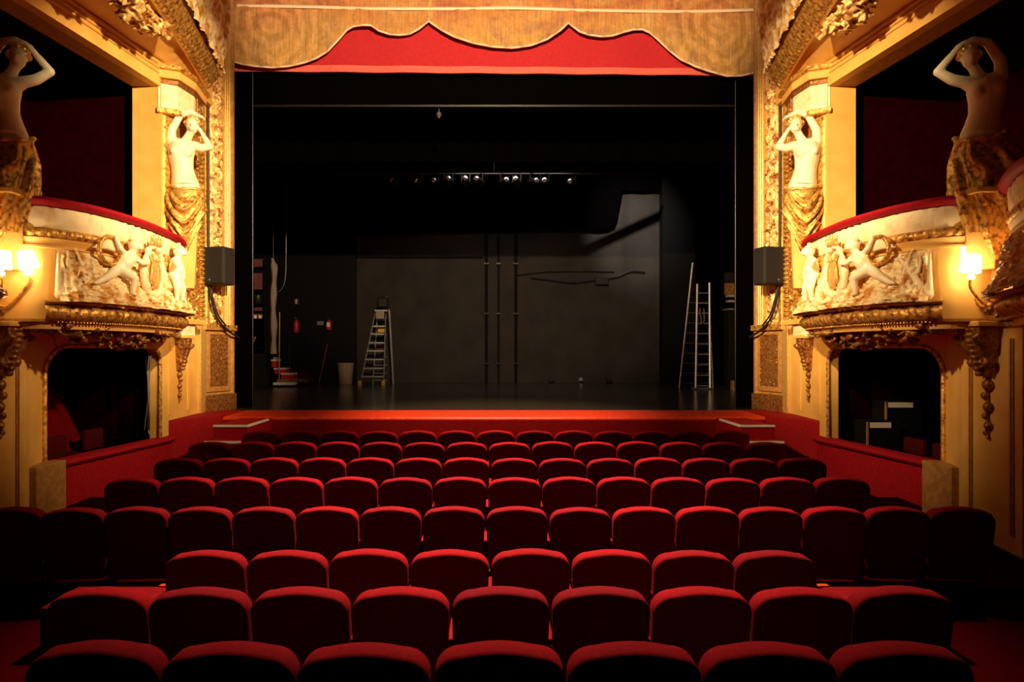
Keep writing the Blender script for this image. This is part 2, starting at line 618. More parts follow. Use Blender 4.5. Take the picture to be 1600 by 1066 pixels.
def stage():
    structure(MB().box(-9.5, 9.5, 11.45, 20.8, 0.7, 1.0).build('floor_stage', 'stage_floor', smooth=False))
    # red carpeted lip
    rows = []
    for x in (-4.44, 4.44):
        rows.append([(x, 10.42, 0.18), (x, 10.42, 0.955), (x, 10.44, 0.985), (x, 10.48, 0.992), (x, 11.46, 1.0), (x, 11.46, 0.18)])
    o = MB().sweep(rows).build('stage_lip', 'lip_red', smooth=False)
    tag(o, 'long orange-red stage lip running across the whole front of the stage', 'stage edge')
    e = MB().box(-4.42, 4.42, 10.395, 10.42, 0.2, 0.94).build('front_panel', 'red_wall', parent=o, smooth=False,
                                                                label='dark red front board')
    # wings of the pit wall
    for s in (-1, 1):
        poly = [(s * 4.88, 9.62), (s * 4.42, 10.36), (s * 4.42, 11.3), (s * 5.0, 11.3), (s * 5.2, 9.7)]
        o = MB().prism(poly, 0.15, 1.02).build('pit_wall', 'red_wall', smooth=False, bevel=0.015)
        tag(o, 'slanting red panelled wall between %s lower box and the stage' % SIDE[s], 'low wall')
    # little stairs with white nosings
    for s in (-1, 1):
        o = empty('stage_steps', (s * 3.85, 9.2, floor_z(9.2)),
                  'small red stairs with white edges at the %s corner of the stage' % SIDE[s], 'steps')
        MB().box(s * 3.60, s * 4.10, 9.35, 10.38, 0.16, 0.975).box(s * 3.60, s * 4.10, 9.05, 9.35, 0.16, 0.78).build(
            'tread', 'red_wall', o, smooth=False, bevel=0.01)
        MB().box(s * 3.59, s * 4.10, 9.335, 9.37, 0.955, 0.985).box(s * 3.585, s * 3.62, 9.37, 10.2, 0.955, 0.985).box(
            s * 3.59, s * 4.10, 9.035, 9.07, 0.76, 0.79).build('nosing', 'white_paint', o, smooth=False, label='white step edging')
    # stage house walls
    structure(MB().box(-9.5, 9.5, 20.6, 20.9, 0.9, 12.0).build('wall_stage_back', 'stage_wall', smooth=False))
    for s in (-1, 1):
        structure(MB().box(s * 9.5, s * 9.8, 12.0, 20.9, 0.9, 12.0).build('wall_stage_' + SIDE[s], 'black_paint', smooth=False))
    structure(MB().box(-9.8, 9.8, 11.3, 20.9, 12.0, 12.2).build('ceiling_stage', 'black_paint', smooth=False))
    structure(MB().box(-9.4, -4.42, 20.50, 20.6, 1.0, 9.0).build('trim_8', 'black_paint', smooth=False))
    # masonry pier standing off the back wall, right
    structure(MB().box(5.32, 6.4, 20.2, 20.6, 1.0, 9.0).build('trim_1', 'black_paint', smooth=False))
    # pipes up the wall
    for i, (px, r, lab) in enumerate([(760, 0.045, 'left pipe of the three'), (779, 0.03, 'thin middle pipe of the three'),
                                      (806, 0.045, 'right pipe of the three')]):
        x = (px - 772) * 20.5 / 1000
        o = empty('wall_pipe', (x, 20.5, 1.0), 'black vertical %s on the stage back wall' % lab, 'pipe', 'pipes on the back wall')
        MB().tube([(x, 20.5, 1.0), (x, 20.5, 8.5)], r, 10).build('pipe', 'black_paint', o)
        for z in (1.6, 3.2, 4.8):
            MB().box(x - r - 0.03, x + r + 0.03, 20.46, 20.6, z, z + 0.05).build('clamp', 'black_metal', o, smooth=False)
    o = MB().box(-4.4, -0.35, 20.5, 20.6, 5.02, 5.07).build('wall_conduit', 'black_paint', smooth=False)
    tag(o, 'thin black horizontal conduit on the stage back wall left of the pipes', 'conduit')
    # drooping cables on the right
    pts = []
    for (px, py) in [(806, 430), (850, 425), (880, 424), (930, 424), (960, 424)]:
        pts.append(((px - 772) * .0205, 20.56, EYE + (545 - py) * .0205))
    P, _ = catmull(pts, 30)
    o = MB().tube(P, 0.018, 6).build('wall_cable', 'cable_black')
    tag(o, 'upper black cable strung on the back wall right of the pipes', 'cable', 'cables on the back wall')
    pts = []
    for (px, py) in [(830, 434), (860, 438), (895, 442), (930, 438), (965, 432), (985, 424), (1008, 425)]:
        pts.append(((px - 772) * .0205, 20.55, EYE + (545 - py) * .0205))
    P, _ = catmull(pts, 40)
    o = MB().tube(P, 0.022, 6).build('wall_cable', 'cable_black')
    tag(o, 'lower drooping black cable on the back wall, with a junction box', 'cable', 'cables on the back wall')
    MB().box(3.25, 3.65, 20.45, 20.6, 4.15, 4.38).build('junction_box', 'black_metal', o, smooth=False, bevel=0.01)
    # sockets at the foot
    for px, lab in ((861, 'left'), (907, 'middle, shiny'), (951, 'right')):
        x = (px - 772) * .0205
        m = MB().tube([(x, 20.42, 1.12), (x, 20.6, 1.12)], 0.09 if px != 907 else .06, 14)
        o = m.build('wall_outlet', 'black_metal' if px != 907 else 'steel')
        tag(o, '%s round outlet low on the stage back wall' % lab, 'outlet', 'outlets on the back wall')


stage()


def borders():
    YB = 20.42
    def cloth(name, pts_bottom, ztop, y, lab, mat='black_cloth', amp=0.05, cat='curtain'):
        P, L = catmull([(a, b) for a, b in pts_bottom], 2) if False else (np.array(pts_bottom), 0)
        xs = np.arange(P[0][0], P[-1][0] + .001, 0.08)
        zb = np.interp(xs, P[:, 0], P[:, 1])

        def fn(u, v):
            i = u * (len(xs) - 1)
            k = int(round(i))
            return (xs[k], y + amp * math.sin(xs[k] * 9) * (0.4 + .6 * v), ztop + (zb[k] - ztop) * v)
        o = MB().grid(fn, len(xs), 8).build(name, mat, solid=0.015)
        tag(o, lab, cat)
        return o
    # portal: black header and legs behind the gilt frame
    o = MB().box(-4.95, 4.95, 12.05, 12.15, 6.65, 10.5).build('stage_border', 'black_cloth', smooth=False)
    tag(o, 'front black header board directly under the red curtain', 'border')
    MB().box(-4.65, 4.65, 12.0, 12.05, 6.64, 6.675).build('batten', 'black_metal', o, smooth=False, label='thin grey bottom batten')
    for s in (-1, 1):
        o = MB().box(s * 4.52, s * 4.98, 11.95, 12.05, 1.0, 10.4).build('portal_leg', 'black_cloth', smooth=False, bevel=.01)
        tag(o, 'tall black %s portal leg just inside the gilded proscenium' % SIDE[s], 'masking flat')
        MB().tube([(s * 4.5, 11.93, 1.0), (s * 4.5, 11.93, 10)], 0.012, 6).build('edge_strip', 'black_metal', o)
        o = cloth('side_curtain', [(-6.2 if s < 0 else 5.06, 1.02), (-5.06 if s < 0 else 6.2, 1.02)], 12.0, 13.2,
                  'narrow black %s side curtain behind the portal leg' % SIDE[s])
    cloth('stage_border', [(-6.5, 6.08), (6.5, 6.05)], 12.0, 13.6, 'second black border hanging behind the header board')
    cloth('stage_border', [(-7.5, 6.75), (7.5, 6.7)], 12.0, 15.2, 'third black border deeper over the stage')
    cloth('stage_border', [(-8.5, 6.9), (0.6, 6.9)], 12.0, 18.4, 'rearmost wide black border high over the back wall')
    # added black cloth, cut to stand in for shadow on the upper back wall
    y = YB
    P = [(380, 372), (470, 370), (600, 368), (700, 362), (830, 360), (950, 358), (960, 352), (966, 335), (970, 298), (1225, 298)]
    cloth('shadow_cloth', [((a - 772) * y / 1000, EYE + (545 - b) * y / 1000) for a, b in P], 12.0, y,
          'long stepped black cloth shaped as the shadow over the upper part of the back wall', amp=0.02)
    cloth('rear_curtain', [((1086 - 772) * .019, 1.02), (8.6, 1.02)], 12.0, 19.0, 'wide black curtain at the right rear of the stage')
    cloth('rear_curtain', [(-9.2, 1.02), (-6.9, 1.02)], 12.0, 16.0, 'wide black curtain at the left side of the stage')
    # unseen beam added only to throw a diagonal shadow on the lit wall
    o = MB().tube([(4.0, 18.05, 7.87), (3.69, 18.05, 7.73), (1.6, 18.05, 6.76)], 0.07, 10).build('shadow_beam', 'black_cloth')
    tag(o, 'black slanting beam added out of sight to throw a diagonal shadow', 'beam')
    # lighting bar with its lanterns
    yb = 17.0
    zb = EYE + (545 - 272) * yb / 1000
    o = MB().tube([(-7, yb, zb), (7, yb, zb)], 0.03, 8).build('lighting_bar', 'black_metal')
    tag(o, 'long black lighting bar carrying the row of stage lanterns', 'lighting bar')
    for x in (-6.5, -3, 0, 3, 6.5):
        MB().tube([(x, yb, zb), (x, yb, 12.0)], .006, 5).build('suspension_wire', 'black_metal', o)
    pxs = [615, 653, 679, 701, 728, 749, 788, 808, 834, 851, 893]
    base = None
    for i, px in enumerate(pxs):
        x = (px - 772) * yb / 1000
        z = zb
        if base is None:
            base = empty('stage_lantern', (0, 0, 0), '', 'stage light')
            MB().tube([(0, -.16, -.17), (0, .2, -.13)], [.085, .10], 14).build('body', 'black_metal', base)
            MB().ball((0, -.165, -.17), (.07, .03, .07), 14).build('lens', 'lens_glass', base, label='glassy lens')
            MB().box(-.12, -.105, -.03, .03, -.2, .03).box(.105, .12, -.03, .03, -.2, .03).box(-.12, .12, -.03, .03, .02, .04).build(
                'yoke', 'black_metal', base, smooth=False)
            c = base
        else:
            c = copy_tree(base)
        c.location = (x, yb, z - .03)
        c.rotation_euler = (R(random.uniform(-14, 12)), 0, R(random.uniform(-30, 30)))
        tag(c, 'black stage lantern with glinting lens, %s from the left on the bar' % ORD[i], 'stage light', 'lanterns on the bar')
    x = (686 - 772) * .0121
    o = empty('hanging_work_lamp', (x, 12.1, 6.45), 'small lamp hanging alone under the front header board', 'lamp')
    MB().tube([(x, 12.1, 6.56), (x, 12.1, 6.66)], .01, 6).tube([(x, 12.1, 6.50), (x, 12.1, 6.57)], [.06, .035], 12).build('housing', 'steel', o)
    MB().ball((x, 12.1, 6.49), .035, 10).build('bulb', 'lens_glass', o)


borders()

# ------------------------------------------------------------------ pelmet and house curtain


def pelmet():
    y = 11.75
    K = y / 1000
    prof = [(366, 99), (380, 103), (400, 106), (425, 107.5), (450, 105), (475, 99), (495, 92), (512, 82), (528, 66), (542, 50), (552, 44),
            (566, 42), (580, 42), (592, 50), (608, 55), (624, 56), (640, 54), (655, 46), (670, 34),
            (673, 37), (690, 49), (710, 60), (740, 70), (770, 75), (800, 76), (830, 72), (855, 63), (875, 50), (888, 38),
            (892, 42), (905, 52), (920, 57), (940, 59), (958, 57), (975, 51), (990, 47), (1004, 47), (1016, 53), (1030, 66), (1045, 81),
            (1062, 95), (1085, 106), (1110, 114), (1135, 120), (1160, 119), (1172, 116), (1184, 114)]
    P = np.array([((a - 772) * K, EYE + (545 - b) * K) for a, b in prof])
    xs = np.linspace(P[0][0], P[-1][0], 420)
    zb = np.interp(xs, P[:, 0], P[:, 1])
    top = 9.6

    def fn(u, v):
        k = int(round(u * (len(xs) - 1)))
        x = xs[k]
        return (x, y + 0.02 * math.sin(x * 3.1) + .006 * math.sin(x * 21), zb[k] + (top - zb[k]) * v)
    o = MB().grid(fn, len(xs), 14).build('pelmet', 'pelmet', solid=0.03)
    tag(o, 'painted gold pelmet with scalloped edge across the top of the stage opening', 'pelmet')
    # pale piping along the scallops
    pts = [(xs[k], y - .02 + 0.02 * math.sin(xs[k] * 3.1), zb[k] + .012) for k in range(0, len(xs))]
    MB().tube(pts, 0.018, 6).build('piping', 'cream_trim', o, label='pale cord edging')
    # pale stripe lying level across the cloth
    pts = [((px - 772) * K, y - .035, EYE + (545 - py) * K) for px, py in
           [(372, 10), (470, 12), (600, 15), (700, 15), (800, 14), (900, 17), (1000, 19), (1100, 19), (1176, 17)]]
    Q, _ = catmull(pts, 60)
    rows = [[(q[0], q[1] - .012, q[2] - .032), (q[0], q[1] - .03, q[2]), (q[0], q[1], q[2] + .032), (q[0], q[1] + .02, q[2])] for q in Q]
    MB().sweep(rows).build('stripe', 'cream_trim', o, label='pale horizontal stripe')
    x = (672 - 772) * K
    MB().box(x - .035, x + .035, y - .05, y - .015, EYE + (545 - 33) * K, 9.6).build('seam_tape', 'gilt_bright', o, smooth=False, label='bright yellow seam tape')
    # red curtain
    y2 = 11.9
    K2 = y2 / 1000
    xs2 = np.linspace(-4.85, 4.92, 260)

    def zb2(x):
        return EYE + (545 - 112.5) * K2 - (x + 4.8) * 0.0085

    def fn2(u, v):
        x = -4.85 + 9.77 * u
        return (x, y2 + 0.012 * math.sin(x * 5) * (1 - v), zb2(x) + v * 2.0)
    c = MB().grid(fn2, 260, 6).build('house_curtain', 'curtain_red', solid=0.02)
    tag(c, 'raised bright red curtain showing under the gold pelmet', 'curtain')

    def fn3(u, v):
        x = -4.85 + 9.77 * u
        return (x, y2 - .022 + 0.012 * math.sin(x * 5), zb2(x) + .125 * v)
    MB().grid(fn3, 260, 3).build('hem', 'hem_pink', c, solid=0.015, label='paler pink hem')


pelmet()

# ------------------------------------------------------------------ side walls


def wall_mesh(s):
    """slab with a round-cornered lower opening and a square upper opening"""
    def spl(cu, pts):
        sp = cu.splines.new('POLY')
        sp.points.add(len(pts) - 1)
        for p, q in zip(sp.points, pts):
            p.co = (q[0], q[1], 0, 1)
        sp.use_cyclic_u = True
    cu = bpy.data.curves.new('w', 'CURVE')
    cu.dimensions = '2D'
    cu.fill_mode = 'BOTH'
    spl(cu, [(2.6, 0), (9.44, 0), (9.44, 9.5), (2.6, 9.5)])
    lo = [(7.32, 0.7), (9.36, 0.7)]
    r = 0.22
    for (cx, cz, a0, rr) in ((9.36 - r, 2.13 - r, 0, r), (7.32 + .34, 2.13 - .34, 90, .34)):
        for k in range(9):
            a = R(a0 + 90 * k / 8)
            lo.append((cx + rr * math.cos(a), cz + rr * math.sin(a)))
    spl(cu, lo)
    spl(cu, [(5.55, 3.3), (9.4, 3.3), (9.4, 5.95), (5.55, 5.95)])
    cu.extrude = 0.5
    t = bpy.data.objects.new('w', cu)
    COL.objects.link(t)
    bpy.context.view_layer.update()
    me = bpy.data.meshes.new_from_object(t.evaluated_get(bpy.context.evaluated_depsgraph_get()))
    bpy.data.objects.remove(t)
    m = MB()
    vs = []
    for v in me.vertices:
        yy, zz, k = v.co.x, v.co.y, v.co.z + .5
        a = wl(yy) + k * 0.14
        vs.append((s * a, yy, zz))
    m.add(vs, [tuple(p.vertices) for p in me.polygons])
    rows = [[(s * wl(y), y, 0), (s * wl(y), y, 9.5), (s * (wl(y) + .14), y, 9.5), (s * (wl(y) + .14), y, 0)] for y in (9.44, 10.85)]
    m.sweep(rows)
    o = m.build('wall_' + SIDE[s], 'ochre', smooth=False)
    structure(o)
    # upper jamb and lintel depth
    structure(MB().prism([(s * (wl(9.4) + .001), 9.395), (s * (wl(9.4) + .42), 9.395), (s * (wl(9.4) + .42), 9.6), (s * (wl(9.6)), 9.6)], 3.3, 6.0)
              .build('trim_2', 'ochre', smooth=False))
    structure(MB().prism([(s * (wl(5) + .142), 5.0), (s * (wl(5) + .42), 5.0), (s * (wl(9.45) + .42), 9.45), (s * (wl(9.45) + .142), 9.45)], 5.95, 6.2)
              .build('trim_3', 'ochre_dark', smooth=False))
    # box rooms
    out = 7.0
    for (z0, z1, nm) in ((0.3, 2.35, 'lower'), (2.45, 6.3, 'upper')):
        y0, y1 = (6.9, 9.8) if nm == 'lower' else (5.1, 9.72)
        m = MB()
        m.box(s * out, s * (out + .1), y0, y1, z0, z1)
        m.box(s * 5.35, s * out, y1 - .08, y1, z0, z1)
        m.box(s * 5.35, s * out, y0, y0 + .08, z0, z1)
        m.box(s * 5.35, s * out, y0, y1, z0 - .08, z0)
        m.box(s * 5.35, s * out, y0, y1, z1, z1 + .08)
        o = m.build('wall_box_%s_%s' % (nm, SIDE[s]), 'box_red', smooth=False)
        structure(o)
    # moulded frame round the lower opening
    pts = [(9.36, .8)] + lo[2:] + [(7.32, .8)]
    P = [Vector((s * (wl(a) - 0.012), a, b)) for a, b in pts]
    o = MB().tube(P, 0.028, 8).build('trim_4', 'gilt', smooth=True)
    structure(o)
    # red parapet below the opening
    y0, y1 = 7.32, 9.66
    rows = []
    for yy in np.linspace(y0, y1, 12):
        a = wl(yy)
        rows.append([(s * (a - .03), yy, .05), (s * (a - .03), yy, .70), (s * (a + .14), yy, .70), (s * (a + .14), yy, .05)])
    o = MB().sweep(rows).build('box_parapet', 'red_wall', smooth=False)
    tag(o, 'red upholstered low front wall of the %s lower box' % SIDE[s], 'parapet')
    rows = []
    for yy in np.linspace(y0, y1, 12):
        a = wl(yy)
        ring = []
        for k in range(12):
            an = 2 * PI * k / 12
            ring.append((s * (a + .03 - .13 * math.cos(an)), yy, .745 + .055 * math.sin(an)))
        rows.append(ring)
    MB().sweep(rows).build('hand_rail', 'rail_velvet', o, label='padded velvet rail')


for s in (-1, 1):
    wall_mesh(s)


# ------------------------------------------------------------------ gilded proscenium frame
def proscenium(s):
    root = empty('proscenium_frame', (s * 4.9, 11.0, 1.0), 'tall carved gilded frame strip on the %s side of the stage opening' % SIDE[s], 'gilded frame')
    A = np.array([4.955, 10.86])
    B = np.array([4.72, 11.6])
    T = (B - A) / np.linalg.norm(B - A)
    N = np.array([-T[1], T[0]])   # towards the house

    def P(t, off, z):
        q = A + (B - A) * t + N * off
        return (s * q[0], q[1], z)
    L = np.linalg.norm(B - A)
    z0, z1 = 2.52, 9.4
    # backing
    m = MB()
    m.add([P(0, 0, 1), P(1, 0, 1), P(1, -.3, 1), P(0, -.3, 1), P(0, 0, 9.5), P(1, 0, 9.5), P(1, -.3, 9.5), P(0, -.3, 9.5)],
          [(0, 1, 2, 3), (4, 5, 6, 7), (0, 1, 5, 4), (1, 2, 6, 5), (2, 3, 7, 6), (3, 0, 4, 7)])
    m.build('backing', 'ochre_dark', root, smooth=False)
    # reeded mouldings on both borders
    for (t0, t1, mat, h, nr) in ((0.02, 0.12, 'gilt', .07, 1), (0.14, .20, 'gilt_dark', .04, 1), (0.60, 0.80, 'gilt_bright', .075, 3), (0.84, 1.0, 'ochre_dark', .05, 1)):
        for j in range(nr):
            a = t0 + (t1 - t0) * j / nr
            b = t0 + (t1 - t0) * (j + 1) / nr
            rows = []
            for z in (z0 if mat != 'ochre_dark' else 1.3, z1):
                rows.append([P(a + (b - a) * k / 6, h * (0.5 + .5 * math.sin(PI * k / 6)) if 0 < k < 6 else 0, z) for k in range(7)])
            MB().sweep(rows, closed=False, caps=False).build('moulding', mat, root)

    # carved acanthus band
    def band(tA, tB, amp, seed, mat, name, period, zlo=z0, zhi=z1):
        nz = int((zhi - zlo) / 0.014)
        nt = 26

        def fn(u, v):
            z = zlo + (zhi - zlo) * u
            t = tA + (tB - tA) * v
            x = (v - .5) * 2
            ph = z / period * 2 * PI + s * 0
            # winding stem with curling leaves either side
            c = .45 * math.sin(ph)
            d1 = abs(x - c)
            stem = math.exp(-(d1 / .16) ** 2)
            ax = x + .55 * math.copysign(1, math.cos(ph)) * .6
            az = ((z / period * 2) % 1 - .5) * 2
            rr = math.hypot(ax * 1.0, az)
            an = math.atan2(az, ax)
            leaf = max(0, 1 - rr) ** .6 * (0.6 + .4 * math.cos(an * 7 + rr * 5))
            rough = ridged(x * 2.2 + seed, z * 9, seed) * .5 + ridged(x * 5 + seed, z * 22, seed + 3) * .35
            edge = min(1, (1 - abs(x)) * 5)
            h = amp * edge * (0.25 + .55 * max(stem, leaf) + .5 * rough)
            return P(t, h, z)
        return MB().grid(fn, nz, nt).build(name, mat, root, angle=60)
    band(0.21, 0.60, 0.085, 2.0 + s, 'gilt_leaf', 'acanthus_band', .62)
    # lower pedestal
    m = MB()
    for (ta, tb, oa, za, zb, mat, nm) in ((0.1, .9, .03, 1.35, 2.45, 'ochre_dark', 'pedestal_panel'), (0, 1, .07, 1.0, 1.3, 'gilt_dark', 'plinth'),
                                          (0, 1, .09, 2.42, 2.52, 'gilt', 'pedestal_cap')):
        MB().add([P(ta, -.02, za), P(tb, -.02, za), P(tb, oa, za), P(ta, oa, za), P(ta, -.02, zb), P(tb, -.02, zb), P(tb, oa, zb), P(ta, oa, zb)],
                 [(0, 1, 2, 3), (4, 5, 6, 7), (0, 1, 5, 4), (1, 2, 6, 5), (2, 3, 7, 6), (3, 0, 4, 7)]).build(nm, mat, root, smooth=False, bevel=.01)

    def fr(u, v):
        return P(.2 + .55 * v, .035 + .012 * ridged(u * 40, v * 14, s), 1.45 + .9 * u)
    MB().grid(fr, 90, 24).build('carved_panel', 'gilt_dark', root)

    # loudspeaker
    c = P(.22, .2, 3.48)
    sp = empty('loudspeaker', (c[0], c[1], 3.2), 'dark grey loudspeaker box mounted on the %s gilded frame' % SIDE[s], 'loudspeaker')
    rot = Matrix.Rotation(R(s * 14), 3, 'Z')
    MB().obox((c[0], c[1] - .06, 3.5), (.47, .30, .64), rot).build('cabinet', 'speaker_black', sp, smooth=False, bevel=.03)
    q = Vector((c[0], c[1] - .06, 3.5)) + rot @ Vector((0, -.155, 0))
    MB().obox(q, (.43, .012, .60), rot).build('grille', 'speaker_black', sp, smooth=False, bevel=.01)
    q = Vector((c[0], c[1] - .06, 3.5)) + rot @ Vector((.03 * s, -.163, -.24))
    MB().obox(q, (.022, .006, .022), rot).build('badge', 'aluminium', sp, smooth=False, label='tiny silver badge')
    MB().obox((c[0], c[1] + .12, 3.5), (.08, .24, .2), rot).build('bracket', 'black_metal', sp, smooth=False)
    # cable running down the frame
    pts = [P(.03, .10, 9.2), P(.03, .10, 7.0), P(.03, .10, 5.2), P(.03, .11, 4.0), P(.05, .12, 3.3), P(.12, .12, 2.9), P(.3, .13, 2.6), P(.6, .14, 2.42), P(.95, .14, 2.3)]
    Q, _ = catmull(pts, 80)
    o = MB().tube(Q, .018, 8).build('speaker_cable', 'cable_black')
    tag(o, 'thick black cable running down the %s edge of the frame past the loudspeaker' % ('outer' if s < 0 else 'outer right'), 'cable')
    pts = [P(.10, .10, 3.25), P(.16, .12, 2.95), P(.3, .13, 2.68), P(.55, .13, 2.5)]
    Q, _ = catmull(pts, 30)
    MB().tube(Q, .014, 6).build('thin_lead', 'cable_black', o)


for s in (-1, 1):
    proscenium(s)

# ------------------------------------------------------------------ figures


def caryatid(s, base, scale, rotz, lab, fold='swag'):
    """base: position of the hips; s mirrors the pose"""
    bx, by, bz = base
    root = empty('caryatid_statue', (bx, by, bz - .9 * scale), lab, 'statue')
    Rm = Matrix.Rotation(rotz, 3, 'Z')

    def xf(p):
        q = Vector((p[0] * (-s), p[1], p[2])) * scale
        return Rm @ q + Vector(base)
    b = MB()
    b.ball((0, 0, -.02), (.185, .135, .16))
    b.ball((-.07, -.02, -.10), (.10, .12, .18))
    b.ball((.08, -.02, -.10), (.10, .12, .18))
    b.tube([(0, 0, 0), (-.02, .0, .12), (-.035, 0, .22), (-.05, 0, .34), (-.05, .0, .46), (-.04, 0, .55)], [.175, .15, .135, .15, .165, .13], 18)
    b.ball((-.05, .0, .44), (.17, .115, .15))
    b.limb((-.16, 0, .56), (.09, -.01, .53), .07, .065)
    b.ball((-.115, -.105, .42), (.066, .062, .066))
    b.ball((.025, -.11, .41), (.066, .062, .066))
    b.chain([(-.02, 0, .55), (.03, -.01, .64), (.06, -.02, .70)], [.065, .052, .05])
    # head, tilted, with nose, brow, chin
    b.ball((.085, -.035, .79), (.076, .092, .108))
    b.ball((.085, -.105, .735), (.035, .03, .032))
    b.limb((.085, -.122, .80), (.085, -.142, .772), .011, .016, 8)
    b.ball((.085, -.118, .752), (.022, .014, .008))
    b.ball((.055, -.112, .812), (.018, .014, .009))
    b.ball((.115, -.112, .812), (.018, .014, .009))
    b.ball((.012, -.03, .79), (.012, .018, .028))
    b.ball((.158, -.03, .79), (.012, .018, .028))
    # raised arm over the head
    b.chain([(-.17, 0, .57), (-.16, -.01, .72), (-.06, .0, .93)], [.062, .052, .043])
    b.chain([(-.06, 0, .93), (.06, -.02, .975), (.15, -.03, .945)], [.043, .036, .024])
    b.ball((.185, -.035, .925), (.038, .02, .025))
    for k in range(4):
        b.chain([(.20, -.03 + .014 * (k - 1.5), .92), (.235, -.035 + .014 * (k - 1.5), .895), (.238, -.03 + .014 * (k - 1.5), .87)], [.010, .009, .007], 6)
    b.chain([(.17, -.055, .925), (.185, -.075, .895)], [.010, .008], 6)
    # other arm bent out and back to the head
    if fold == 'swag':
        sh, el, wr = Vector((.10, -.01, .54)), Vector((.30, -.05, .53)), Vector((.205, -.055, .70))
        mid = Vector((.20, -.03, .51))
    else:
        sh, el, wr = Vector((.10, -.01, .55)), Vector((.36, -.05, .70)), Vector((.20, -.04, .90))
        mid = Vector((.23, -.03, .60))
    b.chain([sh, mid, el], [.062, .054, .042])
    b.chain([el, el.lerp(wr, .5), wr], [.044, .038, .026])
    dv = (wr - el).normalized()
    b.ball(wr + dv * .03, (.026, .022, .036))
    for k in range(4):
        q = wr + dv * .05 + Vector((.012 * (k - 1.5), -.005, 0))
        b.chain([q, q + dv * .03 + Vector((-.006, -.012, 0)), q + dv * .045 + Vector((-.018, -.03, -.005))], [.009, .008, .007], 6)
    b.chain([wr + Vector((-.015, -.01, .01)), wr + dv * .03 + Vector((-.03, -.03, 0))], [.010, .008], 6)
    b.build('body', 'marble', root, remesh=0.011, smooth_it=5, xf=xf)
    # hair: curls
    h = MB()
    rnd = random.Random(5)
    h.ball((.085, -.005, .83), (.088, .088, .085))
    for k in range(46):
        th = rnd.uniform(0, 2 * PI)
        ph = rnd.uniform(-.2, 1.4)
        x, y, z = math.cos(ph) * math.cos(th), math.cos(ph) * math.sin(th), math.sin(ph)
        if y < -.35 and ph < .55:
            continue
        h.ball((.085 + .09 * x, -.005 + .09 * y, .825 + .09 * z), rnd.uniform(.02, .034), 8)
    h.build('hair', 'gilt_bright', root, remesh=0.009, smooth_it=1, xf=xf)

    # drapery
    def dr(u, v):
        th = R(-120 + 240 * u)
        top = -.02 - .07 * math.cos(th)
        zz = top + (-.98 - top) * v
        xn = math.sin(th)
        if fold == 'swag':
            taper = 1.0 + .12 * math.sin(min(1, v * 2.2) * PI) - .78 * max(0, v - .34) ** 1.15 * 1.5
            taper = max(.16, taper)
            arg = (v * 30 + 12 * xn * xn) + .8 * rnoise(u * 4, v * 4)
            fd = .026 * math.sin(arg) + .010 * math.sin(arg * 2.3 + xn * 4)
            fd *= min(1, v * 5) * (1 - .6 * v)
            fl = 0
        else:
            taper = 1.0 + .35 * v - (.9 * max(0, v - .55) * 1.6)
            arg = u * 34 + v * 5 + 2.5 * rnoise(u * 5, v * 3)
            fd = .030 * math.sin(arg) + .014 * math.sin(arg * 2.1 + v * 9)
            fd *= min(1, v * 4)
            fl = -.13 * math.sin(min(1, v * 1.7) * PI) * max(0, math.cos(th + R(70)))
        rx = .215 * taper + fd
        ry = .165 * taper + fd
        return (rx * math.sin(th) + fl, -ry * math.cos(th), zz)
    d = MB().grid(dr, 90, 90)
    d.build('drapery', 'gilt', root, solid=0.012, xf=xf, angle=70)
    # rolled edge of the cloth round the hips
    pts = []
    for k in range(25):
        th = R(-125 + 250 * k / 24)
        pts.append((.215 * math.sin(th), -.165 * math.cos(th), -.0 - .07 * math.cos(th) + .01 * math.sin(k)))
    MB().tube(pts, [.022 + .008 * math.sin(k * 1.7) for k in range(25)], 8).build('sash', 'gilt_bright', root, xf=xf)
    # tapering pedestal below
    p = MB()
    p.add([(-.11, .09, -1.35), (.11, .09, -1.35), (.11, -.06, -1.35), (-.11, -.06, -1.35),
           (-.16, .16, -.35), (.16, .16, -.35), (.16, -.08, -.35), (-.16, -.08, -.35)],
          [(0, 1, 2, 3), (4, 5, 6, 7), (0, 1, 5, 4), (1, 2, 6, 5), (2, 3, 7, 6), (3, 0, 4, 7)])
    p.build('tapered_shaft', 'ochre', root, xf=xf, smooth=False, bevel=.01)
    return root


for s in (-1, 1):
    caryatid(s, (s * 4.63, 9.60, EYE + 2.44), 1.14, R(-s * 20), 'ivory half-draped caryatid with raised arms beside the %s of the stage opening' % SIDE[s], 'swag')
    caryatid(s, (s * 4.80, 6.32, EYE + 2.10), .98, R(-s * 28),
             'shadowed caryatid with flowing gold drapery on the pier at the far %s' % SIDE[s], 'flow')


